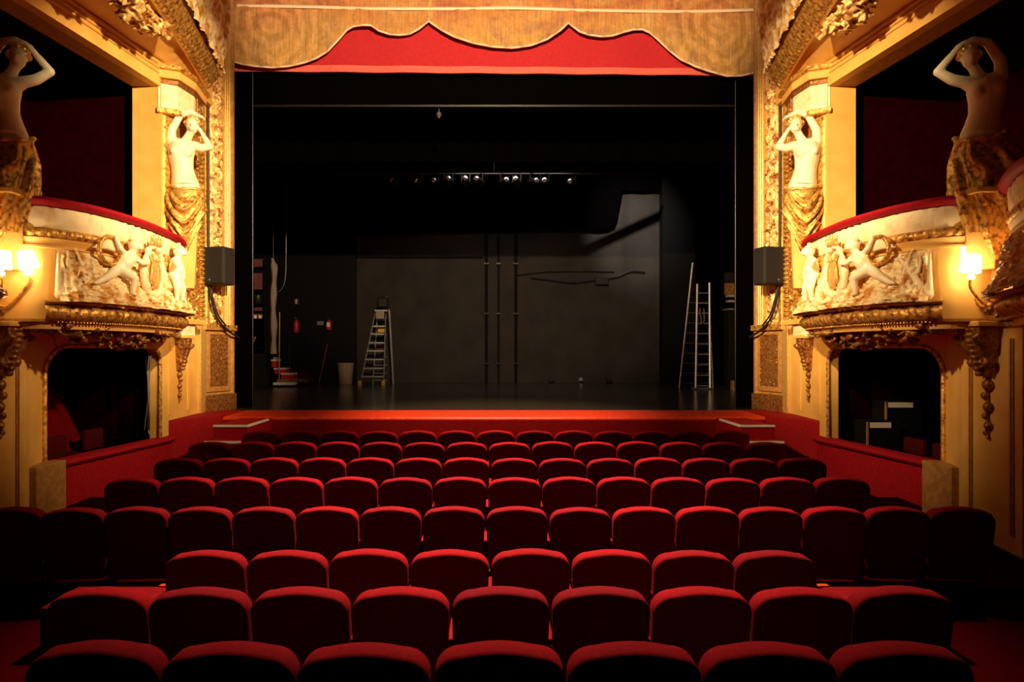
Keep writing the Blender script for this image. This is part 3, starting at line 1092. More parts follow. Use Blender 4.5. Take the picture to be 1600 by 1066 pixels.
def putto(parent, origin, T, scale, pose, mat='marble', name='cherub', seed=0):
    """small winged child in relief; local x along the front, y outwards (towards the house), z up"""
    o = Vector(origin)
    T = Vector((T[0], T[1], 0)).normalized()
    Nn = Vector((0, 0, 1)).cross(T)
    # choose the normal that points to the axis
    if Nn.x * o.x > 0:
        Nn = -Nn

    def xf(p):
        return o + (T * p[0] + Nn * p[1] + Vector((0, 0, 1)) * p[2]) * scale
    b = MB()
    hip, chest, head = pose['hip'], pose['chest'], pose['head']
    b.limb(hip, chest, .11, .105)
    b.ball(hip, (.12, .11, .11))
    bel = tuple(.5 * (hip[k] + chest[k]) for k in range(3))
    b.ball((bel[0], bel[1] + .03, bel[2]), .105)
    neck = tuple(chest[k] * .45 + head[k] * .55 for k in range(3))
    b.limb(chest, neck, .06, .05)
    b.ball(head, (.095, .10, .105))
    b.ball((head[0], head[1] + .09, head[2] - .035), (.05, .035, .035))
    b.ball((head[0], head[1] + .115, head[2] - .01), .018, 8)
    b.ball((head[0] - .035, head[1] + .09, head[2] + .02), .016, 8)
    b.ball((head[0] + .035, head[1] + .09, head[2] + .02), .016, 8)
    for a in pose['arms']:
        b.chain(a, [.05, .042, .03][:len(a)])
        e = a[-1]
        dv = (Vector(a[-1]) - Vector(a[-2])).normalized()
        b.ball(e, .034, 8)
        for k in range(4):
            q = Vector(e) + Vector((0, 0, .016 * (k - 1.5)))
            b.limb(q, q + dv * .055, .010, .008, 6)
        b.limb(Vector(e), Vector(e) + dv * .03 + Vector((0, .03, .02)), .010, .008, 6)
    for l in pose['legs']:
        b.chain(l, [.078, .058, .036][:len(l)])
        e = Vector(l[-1])
        b.limb(e, e + Vector((.07 if e.x > hip[0] else -.07, .02, -.015)), .032, .022, 8)
    r = b.build(name, mat, parent, remesh=0.014 / scale * scale, smooth_it=3, xf=xf)
    h = MB()
    rnd = random.Random(seed)
    for k in range(26):
        th = rnd.uniform(0, 2 * PI)
        ph = rnd.uniform(0, 1.5)
        h.ball((head[0] + .09 * math.cos(ph) * math.cos(th), head[1] - .01 + .08 * math.cos(ph) * math.sin(th), head[2] + .025 + .09 * math.sin(ph)), .032, 8)
    h.build('hair', 'ivory', r, remesh=.012, smooth_it=1, xf=xf)
    if 'wing' in pose:
        wv = pose['wing']
        wm = MB()
        for k in range(6):
            a = Vector(wv[0])
            e = Vector(wv[1]) + Vector((-.05 * k * wv[2], 0, -.045 * k))
            wm.chain([a, (a + e) / 2 + Vector((0, -.01, .03)), e], [.03, .03, .012], 8)
        wm.build('wing', 'ivory', r, remesh=.013, smooth_it=2, xf=xf)
    return r


POSE_A = dict(hip=(0, .05, 0), chest=(.16, .10, .17), head=(.24, .13, .36),
              arms=[[(.20, .13, .20), (.34, .16, .12), (.46, .16, .13)], [(.08, .08, .22), (-.04, .12, .27), (-.10, .10, .40)]],
              legs=[[(.02, .10, -.03), (.20, .16, -.12), (.17, .14, -.34)], [(-.04, .05, -.03), (-.22, .08, -.14), (-.40, .06, -.24)]],
              wing=((.06, .04, .24), (-.2, .03, .46), 1))
POSE_B = dict(hip=(0, .05, 0), chest=(-.03, .08, .2), head=(-.02, .13, .40),
              arms=[[(-.10, .10, .24), (-.22, .14, .14), (-.32, .14, .20)], [(.06, .10, .24), (.16, .12, .12), (.14, .14, -.02)]],
              legs=[[(.04, .08, -.03), (.12, .14, -.20), (.20, .10, -.40)], [(-.05, .08, -.04), (-.10, .13, -.22), (-.05, .10, -.42)]],
              wing=((.04, .04, .26), (.24, .03, .44), -1))

# ------------------------------------------------------------------ balconies
BPATH = [(5.2, 6.42), (4.99, 6.40), (4.79, 6.38), (4.53, 6.46), (4.31, 6.86), (4.22, 7.49), (4.25, 8.1), (4.34, 8.69), (4.55, 9.2), (4.93, 9.55)]


def balcony(s, path, full, lab):
    N_ = 240
    P, L = catmull(path, N_)
    T, N = path_normals(P)
    cu = P[N_ // 2]
    root = empty('box_balcony', (s * cu[0], cu[1], EYE), lab, 'balcony')

    def pt(i, off, z):
        q = P[i] + N[i] * off
        return (s * q[0], q[1], EYE + z)

    def strip(name, mat, profile, i0=0, i1=N_, fine=None, closed=False, step=1, label=None):
        rows = []
        for i in range(i0, i1, step):
            ring = []
            for k, (o_, z_) in enumerate(profile):
                e = fine(i, k, o_, z_) if fine else 0
                ring.append(pt(i, o_ + e, z_))
            rows.append(ring)
        return MB().sweep(rows, closed=closed, caps=closed).build(name, mat, root, label=label)
    ds = L / N_
    # velvet rail
    ring = [(.035 + .075 * math.cos(a), 1.485 + .045 * math.sin(a)) for a in np.linspace(0, 2 * PI, 13)[:-1]]
    strip('hand_rail', 'rail_velvet', ring, closed=True, label='dark red velvet rail')
    # structural core
    strip('parapet_wall', 'ochre', [(0.0, 1.45), (0.0, .2), (-.14, .2), (-.14, 1.45)], closed=True)
    # painted frieze under the rail
    strip('frieze', 'ivory', [(.0, 1.45), (.02, 1.43), (.022, 1.38), (.02, 1.33), (.018, 1.27), (.012, 1.22), (0, 1.215)],
          fine=lambda i, k, o, z: (.010 * abs(math.sin(i * ds * 24 + k * 1.6)) + .012 * ridged(i * ds * 13, k * 1.3, 7) if k in (1, 2, 3, 4) else 0))
    # egg and dart moulding

    def egg(i, k, o, z):
        return .022 * abs(math.sin(i * ds * 36)) if 1 <= k <= 4 else 0
    strip('egg_moulding', 'gilt', [(.0, 1.22), (.01, 1.21), (.03, 1.185), (.03, 1.16), (.012, 1.13), (0, 1.12)], fine=egg)
    strip('cove', 'ochre', [(0, 1.125), (.035, 1.12), (.03, 1.10), (.005, 1.07), (.0, 1.045), (.03, 1.04), (.03, 1.02), (0, 1.015)])
    # relief ground with foliage
    j0 = int(np.argmin(np.abs(P[:, 0] - 4.47) + (P[:, 1] > 7) * 9)) if full else 20
    nk = 44
    prof = [(.01 + .10 * (k / nk) ** 1.5, 1.02 - .54 * k / nk) for k in range(nk + 1)]

    def rel(i, k, o, z):
        u = i * ds
        v = k / nk
        e = min(1, v * 8) * min(1, (i - j0) / 6)
        a = ridged(u * 4.2 + 3, v * 2.6, s + 1.0)
        b2 = ridged(u * 11, v * 7, s * 2.0)
        c = ridged(u * 24, v * 15, 4.0)
        ribs = 0
        if u < (j0 * ds + .22):
            ribs = .02 * math.sin(u * 130)
        low = max(0, v - .62) * 2.6
        return e * (.030 * a + .030 * b2 * (1 + .6 * low) + .022 * c * (1 + low) + .03 * low + ribs)
    strip('relief_ground', 'ivory_relief', prof, i0=j0, i1=N_ - 14, fine=rel)
    # lower cornice
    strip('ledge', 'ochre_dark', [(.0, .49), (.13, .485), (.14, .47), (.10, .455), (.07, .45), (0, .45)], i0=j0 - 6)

    def corn(i, k, o, z):
        if not 2 <= k <= 8:
            return 0
        return .018 * abs(math.sin(i * ds * 30 + (k - 5) * .25)) + .010 * ridged(i * ds * 14, k * .7, 3)
    strip('lower_cornice', 'gilt', [(.0, .45), (.06, .445), (.09, .42), (.105, .395), (.11, .37), (.105, .345), (.09, .32), (.07, .30), (.05, .285), (0, .28)],
          i0=j0 - 6, fine=corn)
    # bead row
    m = MB()
    u = 0.0
    nb = int((N_ - 20 - j0) * ds / .034)
    for b in range(nb):
        i = int(j0 + b * .034 / ds)
        if i >= N_ - 10:
            break
        q = pt(i, .055, .27)
        m.ball(q, .013, 6)
    m.build('bead_row', 'gilt', root)
    # soffit to wall
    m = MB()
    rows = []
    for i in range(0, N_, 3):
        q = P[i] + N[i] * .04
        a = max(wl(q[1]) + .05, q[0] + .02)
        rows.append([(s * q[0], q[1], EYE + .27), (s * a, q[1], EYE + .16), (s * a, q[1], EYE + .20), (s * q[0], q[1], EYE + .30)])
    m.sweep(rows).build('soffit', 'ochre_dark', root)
    if not full:
        return root
    # hanging foliage under the soffit
    m = MB()
    rnd = random.Random(3)
    for k in range(190):
        t = rnd.uniform(-1, 1)
        i = int(112 + t * 78)
        dep = (1 - abs(t) ** 1.6)
        z = .25 - rnd.uniform(0, 1) * .27 * dep
        q = pt(i, rnd.uniform(-.22, .03) - (.25 - z) * .6, z)
        rr = rnd.uniform(.018, .045)
        rot = Matrix.Rotation(rnd.uniform(0, PI), 3, 'X') @ Matrix.Rotation(rnd.uniform(0, PI), 3, 'Z')
        m.ball(q, (rr * 1.8, rr * .7, rr), 8, rot)
    m.build('hanging_foliage', 'gilt_dark', root, remesh=.013, smooth_it=1)

    # map a place along the front by its sight-line ratio a / y
    def at(px):
        rt = (772 - px) / 1000
        best = None
        for i in range(j0, N_ - 12):
            d = abs((P[i][0] - .06) / P[i][1] - rt)
            if best is None or d < best[0]:
                best = (d, i)
        return best[1]

    def place(px, py, off=.06):
        i = at(px)
        z = (545 - py) / 1000 * P[i][1]
        q = pt(i, off, z)
        return q, i
    # cartouche with lyre
    q, i = place(231, 425, .07)
    Tv = Vector((s * T[i][0], T[i][1], 0)).normalized()
    Nv = Vector((s * N[i][0], N[i][1], 0)).normalized()
    Z = Vector((0, 0, 1))
    c = Vector(q)

    def loc(a, b, d):
        return c + Tv * a + Z * b + Nv * d
    hh, ww = .30, .21
    m = MB()
    ring = [loc(ww * math.cos(t) * (1 + .10 * math.sin(t)), hh * math.sin(t), .06) for t in np.linspace(0, 2 * PI, 41)]
    m.tube(ring, [.032 + .010 * math.sin(k * 1.9) for k in range(41)], 8)
    m.chain([loc(-.2, .12, .05), loc(-.26, -.02, .06), loc(-.22, -.2, .06), loc(-.1, -.33, .06)], [.03, .04, .035, .02])
    m.chain([loc(.2, .12, .05), loc(.27, -.02, .06), loc(.22, -.2, .06), loc(.1, -.33, .06)], [.03, .04, .035, .02])
    car = m.build('cartouche', 'ivory', root, remesh=.012, smooth_it=2, label='oval ivory cartouche holding a gilt lyre')
    f = MB()
    vs = [loc(0, 0, .055)] + [loc(ww * .95 * math.cos(t), hh * .95 * math.sin(t), .03) for t in np.linspace(0, 2 * PI, 33)[:-1]]
    f.add(vs, [(0, 1 + k, 1 + (k + 1) % 32) for k in range(32)])
    f.build('shield', 'ivory_relief', car)
    ly = MB()
    ly.tube([loc(-.02, -.17, .08), loc(-.10, -.1, .08), loc(-.09, .04, .085), loc(-.05, .12, .08), loc(-.09, .2, .08)], [.02, .016, .014, .013, .018], 8)
    ly.tube([loc(.02, -.17, .08), loc(.10, -.1, .08), loc(.09, .04, .085), loc(.05, .12, .08), loc(.09, .2, .08)], [.02, .016, .014, .013, .018], 8)
    ly.tube([loc(-.08, .13, .085), loc(.08, .13, .085)], .011, 6)
    ly.ball(loc(0, -.17, .07), .045, 8)
    for k in (-1.5, -.5, .5, 1.5):
        ly.tube([loc(k * .022, -.15, .085), loc(k * .022, .13, .085)], .005, 5)
    ly.build('lyre', 'gilt_bright', car)
    # crown over the cartouche
    m = MB()
    m.limb(loc(-.09, .33, .08), loc(.09, .33, .08), .03, .03)
    for k in range(5):
        m.limb(loc((k - 2) * .045, .34, .09), loc((k - 2) * .06, .44 - abs(k - 2) * .02, .09), .018, .022, 8)
    m.build('crown', 'gilt_bright', root, remesh=.011, smooth_it=1)
    # wreath
    q, i = place(168, 392, .05)
    c = Vector(q)
    Tv = Vector((s * T[i][0], T[i][1], 0)).normalized()
    Nv = Vector((s * N[i][0], N[i][1], 0)).normalized()
    m = MB()
    m.tube([loc(.15 * math.cos(t), .15 * math.sin(t), .05) for t in np.linspace(0, 2 * PI, 25)], .026, 8)
    for k in range(26):
        t = 2 * PI * k / 26
        m.ball(loc(.15 * math.cos(t), .15 * math.sin(t), .07), .024, 6)
    m.build('wreath', 'gilt', root, remesh=.012, smooth_it=1)
    # cherubs
    q, i = place(180, 420, .06)
    putto(root, q, (s * T[i][0], T[i][1]), .78, POSE_A, seed=1)
    q, i = place(268, 430, .06)
    putto(root, q, (s * T[i][0], T[i][1]), .78, POSE_B, seed=2)
    # reclining drapery and palm sprays towards the house
    m = MB()
    rnd = random.Random(11)
    for (pa, pb, pc, r0, r1) in (((100, 462), (125, 425), (140, 405), .05, .02), ((110, 465), (140, 435), (165, 430), .06, .03), ((92, 462), (98, 425), (95, 395), .035, .012),
                             ((130, 466), (160, 450), (200, 458), .05, .04), ((120, 440), (112, 415), (110, 393), .03, .01), ((135, 430), (128, 405), (122, 388), .03, .01)):
        pts = [place(*pa)[0], place(*pb)[0], place(*pc)[0]]
        Q, _ = catmull(pts, 8)
        rr = np.linspace(r0, r1, 8)
        m.chain([Vector(x) for x in Q], list(rr), 8)
    m.build('palm_spray', 'ivory', root, remesh=.012, smooth_it=1)
    m = MB()
    for k in range(260):
        px = rnd.uniform(150, 284)
        py = rnd.uniform(456, 482) + (px - 215) * .09
        q, i = place(px, py, rnd.uniform(.07, .13))
        rot = Matrix.Rotation(rnd.uniform(0, PI), 3, 'X') @ Matrix.Rotation(rnd.uniform(0, PI), 3, 'Z')
        r_ = rnd.uniform(.018, .04)
        m.ball(q, (r_ * 1.6, r_ * .8, r_), 8, rot)
    m.build('rockwork', 'ivory_relief', root, remesh=.012, smooth_it=1)
    return root


for s in (-1, 1):
    balcony(s, BPATH, True, 'bulging carved balcony with cherubs and lyre, %s box beside the stage' % SIDE[s])
    balcony(s, [(5.3, 2.8), (4.9, 2.9), (4.4, 3.5), (4.15, 4.3), (4.25, 5.0), (4.5, 5.5), (4.82, 5.92), (5.15, 6.0)], False,
            'gilded balcony with red rail cut off by the %s edge of the picture' % SIDE[s])

# ------------------------------------------------------------------ piers


def scroll_bracket(root, c, h, wdt, dep, s, drop=True):
    """console with volutes and a husk drop. c: top centre on the wall, projecting to the axis"""
    cx, cy, cz = c
    m = MB()
    n = 14
    rows = []
    for k in range(n + 1):
        t = k / n
        ww = wdt * (1 - .45 * t)
        dd = dep * (1 - .62 * t + .14 * math.sin(t * PI * 1.6))
        z = cz - h * t
        rows.append([(cx + s * .02, cy - ww / 2, z), (cx - s * dd, cy - ww / 2, z), (cx - s * dd, cy + ww / 2, z), (cx + s * .02, cy + ww / 2, z)])
    m.sweep(rows)
    for sg in (-1, 1):
        pts = []
        rad = []
        for k in range(20):
            t = k / 19
            a = t * PI * 3
            r_ = .30 * wdt * (1 - t * .8)
            pts.append((cx - s * (dep * .72 + r_ * math.cos(a)), cy + sg * wdt * .42, cz - h * .18 - r_ * math.sin(a)))
            rad.append(.10 * wdt * (1 - .5 * t))
        m.tube(pts, rad, 7)
        m.ball((cx - s * dep * .45, cy + sg * wdt * .30, cz - h * .72), wdt * .17, 8)
    for k in range(9):
        t = (k + .5) / 9
        m.ball((cx - s * (dep * (1 - .55 * t)), cy, cz - h * t), (wdt * .22 * (1 - .4 * t), wdt * .22 * (1 - .4 * t), h * .06), 8)
    m.build('bracket', 'gilt_dark', root, remesh=wdt * .045, smooth_it=1)
    MB().box(cx + s * .02, cx - s * (dep + .03), cy - wdt * .58, cy + wdt * .58, cz, cz + .05).build('abacus', 'ochre', root, smooth=False, bevel=.008)
    if drop:
        m = MB()
        z = cz - h
        for k, rr in enumerate((.30, .22, .26, .18, .22, .14, .09)):
            z -= wdt * rr * .85
            m.ball((cx - s * .03, cy + (.06 * wdt if k % 2 else -.06 * wdt), z), (wdt * rr * .6, wdt * rr * .62, wdt * rr * .62), 8)
            z -= wdt * rr * .55
        m.tube([(cx - s * .02, cy, cz - h), (cx - s * .02, cy, z)], wdt * .05, 6)
        m.build('husk_drop', 'gilt_dark', root, remesh=wdt * .045, smooth_it=1)


def far_pier(s):
    root = empty('caryatid_pier', (s * 4.8, 9.9, EYE - 1.0), 'ochre pilaster with faceted capital behind the caryatid nearest the stage, %s side' % SIDE[s], 'pilaster')
    # plain shaft behind the statue
    sh = [(4.93, 9.42), (4.86, 9.46), (4.80, 9.6), (4.79, 10.3), (4.86, 10.5), (4.93, 10.5)]
    MB().prism([(s * a, b) for a, b in sh], EYE + .5, EYE + 3.5).build('shaft', 'gilt', root, smooth=False, bevel=.008)
    oct_ = [(4.93, 9.38), (4.70, 9.50), (4.64, 9.9), (4.735, 10.35), (4.93, 10.5)]

    def ring(off):
        c = np.array([4.93, 9.95])
        return [(s * (a - off * (1 if a < 4.9 else 0)), b + (off if b > c[1] else -off)) for a, b in oct_]
    MB().prism(ring(0), EYE + 3.52, EYE + 3.94).build('capital', 'ivory', root, smooth=False, bevel=.01)
    MB().prism(ring(.035), EYE + 3.46, EYE + 3.54).build('necking', 'gilt', root, smooth=False, bevel=.012)
    MB().prism(ring(.02), EYE + 3.90, EYE + 3.97).build('bead_course', 'gilt_dark', root, smooth=False, bevel=.012)
    MB().prism(ring(.06), EYE + 3.97, EYE + 4.09).build('abacus', 'ochre', root, smooth=False, bevel=.012)
    MB().prism(ring(.10), EYE + 4.09, EYE + 4.16).build('cornice', 'gilt', root, smooth=False, bevel=.012)
    # diamond panel on the side face
    m = MB()
    a = np.array([4.66, 9.98])
    b = np.array([4.725, 10.28])
    c = (a + b) / 2
    m.tube([(s * (c[0] - .03), c[1] + dy, EYE + 3.73 + dz) for dy, dz in ((-.11, 0), (0, .13), (.11, 0), (0, -.13), (-.11, 0))], .014, 6)
    m.tube([(s * (c[0] - .03 + dy * .2), c[1] + dy, EYE + 3.73 + dz) for dy, dz in ((-.15, -.16), (-.15, .16), (.15, .16), (.15, -.16), (-.15, -.16))], .012, 6)
    m.ball((s * (c[0] - .03), c[1], EYE + 3.73), .04, 8)
    m.build('diamond_panel', 'gilt_dark', root)
    # vertical string of carved coins
    m = MB()
    z = EYE + .55
    while z < EYE + 3.35:
        m.ball((s * 4.76, 10.42, z), (.045, .075, .035), 10)
        z += .075
    m.build('coin_string', 'gilt', root)
    m = MB()
    rnd = random.Random(9)
    for k in range(150):
        z = EYE + rnd.uniform(.4, 3.4)
        rr = rnd.uniform(.02, .045)
        m.ball((s * rnd.uniform(4.76, 4.80), rnd.uniform(9.95, 10.40), z), (rr, rr * 1.3, rr * 1.4), 8,
               Matrix.Rotation(rnd.uniform(0, PI), 3, 'X'))
    m.build('carved_leaves', 'gilt', root, remesh=.014, smooth_it=1)
    # strip next to the frame
    MB().box(s * 4.90, s * 5.0, 10.70, 10.90, 1.0, 9.3).build('edge_strip', 'gilt_bright', root, smooth=False, bevel=.01)
    # ledge and lower block under the balcony end
    MB().prism([(s * 4.93, 9.4), (s * 4.70, 9.5), (s * 4.70, 10.45), (s * 4.93, 10.5)], EYE + .38, EYE + .46).build('base_moulding', 'ochre', root, smooth=False, bevel=.01)
    MB().prism([(s * 4.93, 9.75), (s * 4.76, 9.8), (s * 4.76, 10.2), (s * 4.93, 10.25)], EYE + .18, EYE + .40).build('block', 'ivory', root, smooth=False, bevel=.01)
    # small console and drop
    con = empty('wall_console', (s * (wl(9.95)), 9.95, EYE - .5), 'small gilded wall console with hanging husks beside the %s lower box, next to the stage' % SIDE[s], 'wall bracket')
    scroll_bracket(con, (s * wl(9.95), 9.95, EYE + .16), .50, .25, .16, s)
    # fluted fillets on the ochre panel below
    m = MB()
    for yy in (9.62, 9.66, 10.28, 10.32):
        m.box(s * (wl(yy) - .018), s * (wl(yy) + .02), yy - .010, yy + .010, 1.1, EYE + .1)
    structure(m.build('trim_5', 'ochre', smooth=False))


def near_pier(s):
    root = empty('house_pier', (s * 5.05, 6.4, 0.05), 'broad ochre pier at the far %s, panelled, with plinth' % SIDE[s], 'pier')
    MB().box(s * 4.97, s * 5.20, 6.02, 6.78, 0.0, EYE + 1.5).build('shaft', 'ochre', root, smooth=False, bevel=.012)
    MB().prism([(s * 4.985, 6.82), (s * (wl(7.31)), 7.31), (s * 5.3, 7.31), (s * 5.3, 6.78), (s * 4.985, 6.78)], 0.0, EYE + .35).build('return', 'ochre', root, smooth=False)
    MB().box(s * 4.93, s * 5.1, 6.90, 7.38, 0.0, .82).build('plinth_block', 'ochre_dark', root, smooth=False, bevel=.012)
    MB().box(s * 4.90, s * 5.3, 5.98, 6.84, EYE + .27, EYE + .33).box(s * 4.93, s * 5.3, 6.0, 6.82, EYE + .21, EYE + .27).build('string_course', 'gilt_dark', root, smooth=False, bevel=.012)
    m = MB()
    for yy in (6.12, 6.15, 6.65, 6.68):
        m.box(s * 4.955, s * 4.98, yy - .008, yy + .008, .3, EYE + .1)
    m.build('panel_fillet', 'ochre_dark', root, smooth=False)
    con = empty('wall_console', (s * 4.96, 6.4, EYE - .3), 'large gilded console with hanging husks on the pier at the far %s' % SIDE[s], 'wall bracket')
    scroll_bracket(con, (s * 4.97, 6.42, EYE + .22), .50, .32, .22, s)
    # acanthus corbel below the statue
    co = empty('statue_corbel', (s * 4.85, 6.3, EYE + .9), 'gilded acanthus corbel carrying the draped caryatid on the far %s pier' % SIDE[s], 'corbel')
    m = MB()
    rows = []
    for k in range(13):
        t = k / 12
        hw = .13 + .05 * math.sin(t * PI) - .09 * t ** 2
        dd = .26 - .16 * t ** 1.5
        z = EYE + 1.50 - .62 * t
        rows.append([(s * 4.99, 6.3 - hw, z), (s * (4.99 - dd), 6.3 - hw * .8, z), (s * (4.99 - dd), 6.3 + hw * .8, z), (s * 4.99, 6.3 + hw, z)])
    m.sweep(rows)
    for j in range(5):
        for k in range(10):
            t = k / 9
            y = 6.3 + (j - 2) * .06 * (1 - .4 * t)
            m.ball((s * (4.99 - .27 + .16 * t ** 1.5), y, EYE + 1.46 - .56 * t), (.028, .022, .045), 8)
    m.build('acanthus_leaves', 'gilt', co, remesh=.014, smooth_it=1)
    MB().box(s * 4.62, s * 4.99, 6.12, 6.50, EYE + 1.50, EYE + 1.56).build('abacus', 'ochre', co, smooth=False, bevel=.01)


def sconce(s):
    c0 = Vector((s * 4.97, 6.34, EYE + .72))
    root = empty('wall_sconce', (c0.x, c0.y, EYE + .45), 'glowing two-armed gilt wall sconce with white shades on the far %s pier' % SIDE[s], 'wall lamp')
    m = MB()
    m.ball(c0 + Vector((0, 0, -.2)), (.03, .09, .17), 14)
    rnd = random.Random(4)
    for k in range(24):
        m.ball(c0 + Vector((-s * rnd.uniform(.0, .1), rnd.uniform(-.16, .16), rnd.uniform(-.42, -.12))), rnd.uniform(.02, .04), 8)
    m.build('back_plate', 'gilt_dark', root, remesh=.012, smooth_it=1)
    if s < 0:
        ends = [Vector((-4.66, 6.05, EYE + .82)), Vector((-4.64, 6.37, EYE + .86))]
        tilt = [(.10, .18), (.12, -.22)]
    else:
        ends = [Vector((4.62, 6.20, EYE + .80)), Vector((4.74, 6.42, EYE + .93))]
        tilt = [(.05, .15), (.10, -.12)]
    for e, tl in zip(ends, tilt):
        pts = [c0 + Vector((-s * .02, 0, -.25)), c0 + Vector((-s * .14, (e.y - c0.y) * .4, -.30)), Vector((e.x, e.y, e.z - .22)), Vector((e.x, e.y, e.z - .10))]
        Q, _ = catmull(pts, 14)
        a = MB().tube(Q, .013, 8).build('arm', 'gilt', root)
        MB().lathe([(.0, -.13), (.028, -.125), (.032, -.10), (.02, -.09), (.016, -.02), (.0, -.02)], e, 12).build('candle', 'bulb_shade', a)
        M = Matrix.Rotation(tl[0], 3, 'X') @ Matrix.Rotation(tl[1], 3, 'Y')
        prof = [(.085, -.06), (.090, -.055), (.066, .11), (.062, .11)]
        sm = MB().lathe(prof, (0, 0, 0), 20)
        sm.v = [tuple(M @ Vector(v) + e) for v in sm.v]
        sm.build('shade', 'bulb_shade', a, label='white-hot glowing shade')


for s in (-1, 1):
    far_pier(s)
    near_pier(s)
    sconce(s)

# thin lead coming down the wall above the left lower box
P_, _ = catmull([(-4.93, 6.86, EYE + .46), (-5.10, 7.2, EYE + .33), (-5.14, 7.45, EYE + .15), (-5.14, 7.5, EYE + .02)], 20)
tag(MB().tube(P_, .012, 6).build('wall_lead', 'cable_black'), 'thin black lead crossing the ochre wall above the left lower box', 'cable')


# ------------------------------------------------------------------ upper tier overhead
def upper_tier(s):
    root = empty('upper_tier_cornice', (s * 4.4, 8.6, EYE + 4.2), 'curving gilded cornice of the tier above, upper %s corner' % SIDE[s], 'cornice')
    path = [(4.74, 10.62), (4.60, 10.0), (4.42, 9.1), (4.25, 8.2), (4.12, 7.4), (4.08, 6.6), (4.2, 5.8), (4.5, 5.0)]
    N_ = 200
    P, L = catmull(path, N_)
    T = np.gradient(P, axis=0)
    T /= np.linalg.norm(T, axis=1)[:, None]
    N = np.stack([T[:, 1], -T[:, 0]], 1)
    ds = L / N_

    def pt(i, off, z):
        q = P[i] + N[i] * off
        return (s * q[0], q[1], EYE + z)

    def strip(name, mat, profile, fine=None):
        rows = [[pt(i, o_ + (fine(i, k) if fine else 0), z_) for k, (o_, z_) in enumerate(profile)] for i in range(N_)]
        MB().sweep(rows, closed=False, caps=False).build(name, mat, root, angle=60)
    sgn = -1 if N[100][0] > 0 else 1
    # soffit rising from the wall outwards, three bands
    # inner cove: from wall to the cornice

    def cove(u, v):
        i = int(u * (N_ - 1))
        q = P[i]
        a_w = wl(q[1]) - .02
        a = a_w + (q[0] - a_w) * v
        z = 4.20 + .18 * math.sin(v * PI / 2) ** 1.5 + .012 * ridged(u * 30, v * 4, s)
        return (s * a, q[1], EYE + z)
    MB().grid(cove, 120, 16).build('cove_soffit', 'ochre', root)

    def lace(i, k):
        return 0
    nk = 16

    def bandf(u, v):
        i = min(N_ - 1, int(u * (N_ - 1) + .5))
        q = P[i] + (-N[i] * sgn) * 0
        a = q[0] + .02 - .22 * v
        uu = i * ds
        h = .022 * max(0, math.sin(uu * 50) * math.sin(v * PI * 3)) + .012 * ridged(uu * 18, v * 5, 1)
        return (s * a, q[1], EYE + 4.34 + .22 * v ** 1.6 - h)
    MB().grid(bandf, 600, nk).build('lace_band', 'gilt', root)
    rows = []
    for i in range(N_):
        q = P[i]
        rows.append([(s * (q[0] + .04 - .03 * math.cos(t)), q[1], EYE + 4.35 + .03 * math.sin(t)) for t in np.linspace(0, 2 * PI, 9)[:-1]])
    MB().sweep(rows).build('torus', 'gilt_bright', root)

    def front(u, v):
        i = min(N_ - 1, int(u * (N_ - 1) + .5))
        q = P[i]
        uu = i * ds
        h = .05 * ridged(uu * 3.5, v * 3, 2) + .04 * ridged(uu * 9, v * 8, 5)
        return (s * (q[0] - .20 - .12 * v - h), q[1], EYE + 4.56 + 1.1 * v)
    MB().grid(front, 300, 50).build('carved_front', 'ivory_relief', root)
    # flat mouldings above the upper box opening, on the wall
    m = MB()
    for (z, r_) in ((4.17, .03), (4.10, .018), (4.03, .012)):
        m.tube([(s * (wl(y) - .012), y, EYE + z) for y in np.linspace(5.2, 9.40, 20)], r_, 8)
    m.build('architrave', 'ochre', root)
    # heavy leaf garlands
    g = empty('leaf_garland', (s * 4.5, 7.6, EYE + 4.1), 'gilded leaf garland hanging below the upper cornice, top %s' % SIDE[s], 'ornament')
    rnd = random.Random(21)
    m = MB()
    for (ya, yb, dp) in ((8.5, 7.5, .16), (7.5, 6.6, .2)):
        for k in range(240):
            t = rnd.uniform(0, 1)
            y = ya + (yb - ya) * t
            z = 4.34 - dp * math.sin(t * PI) + rnd.uniform(-.13, .10)
            a = 4.50 + rnd.uniform(-.16, .16) - (8.5 - y) * .06
            rr = rnd.uniform(.018, .040)
            rot = Matrix.Rotation(rnd.uniform(0, PI), 3, 'X') @ Matrix.Rotation(rnd.uniform(0, PI), 3, 'Z')
            m.ball((s * a, y, EYE + z), (rr * 2.4, rr * .8, rr), 8, rot)
    for k in range(40):
        m.ball((s * (4.45 + rnd.uniform(-.1, .1)), 8.5 + rnd.uniform(-.12, .12), EYE + 4.3 + rnd.uniform(-.14, .1)), rnd.uniform(.03, .05), 8)
    m.build('leaves', 'gilt_leaf', g, remesh=.014, smooth_it=1)
    # dome-shaped corbel where cornice meets frame, with small mask
    # back wall above the pier
    structure(MB().prism([(s * 4.9, 9.4), (s * 4.78, 9.55), (s * 4.78, 10.85), (s * 4.97, 10.87)], EYE + 4.12, 9.4).build('trim_6', 'ochre', smooth=False))
    m = MB()
    for k in range(60):
        z = EYE + rnd.uniform(4.35, 6.4)
        rr = rnd.uniform(.03, .06)
        m.ball((s * rnd.uniform(4.70, 4.78), rnd.uniform(10.45, 10.75), z), (rr, rr * 1.2, rr * 1.2), 8)
    m.build('carved_string', 'ivory_relief', root, remesh=.016, smooth_it=1)
    # small cherub head perched on the cornice
    c = Vector((s * 4.36, 9.55, EYE + 4.95))
    m = MB()
    m.ball(c, (.12, .12, .13))
    m.limb(c + Vector((0, 0, -.1)), c + Vector((s * .05, 0, -.28)), .08, .12)
    m.ball(c + Vector((-s * .05, -.1, -.02)), .03)
    m.build('bust', 'marble', root, remesh=.014, smooth_it=3)


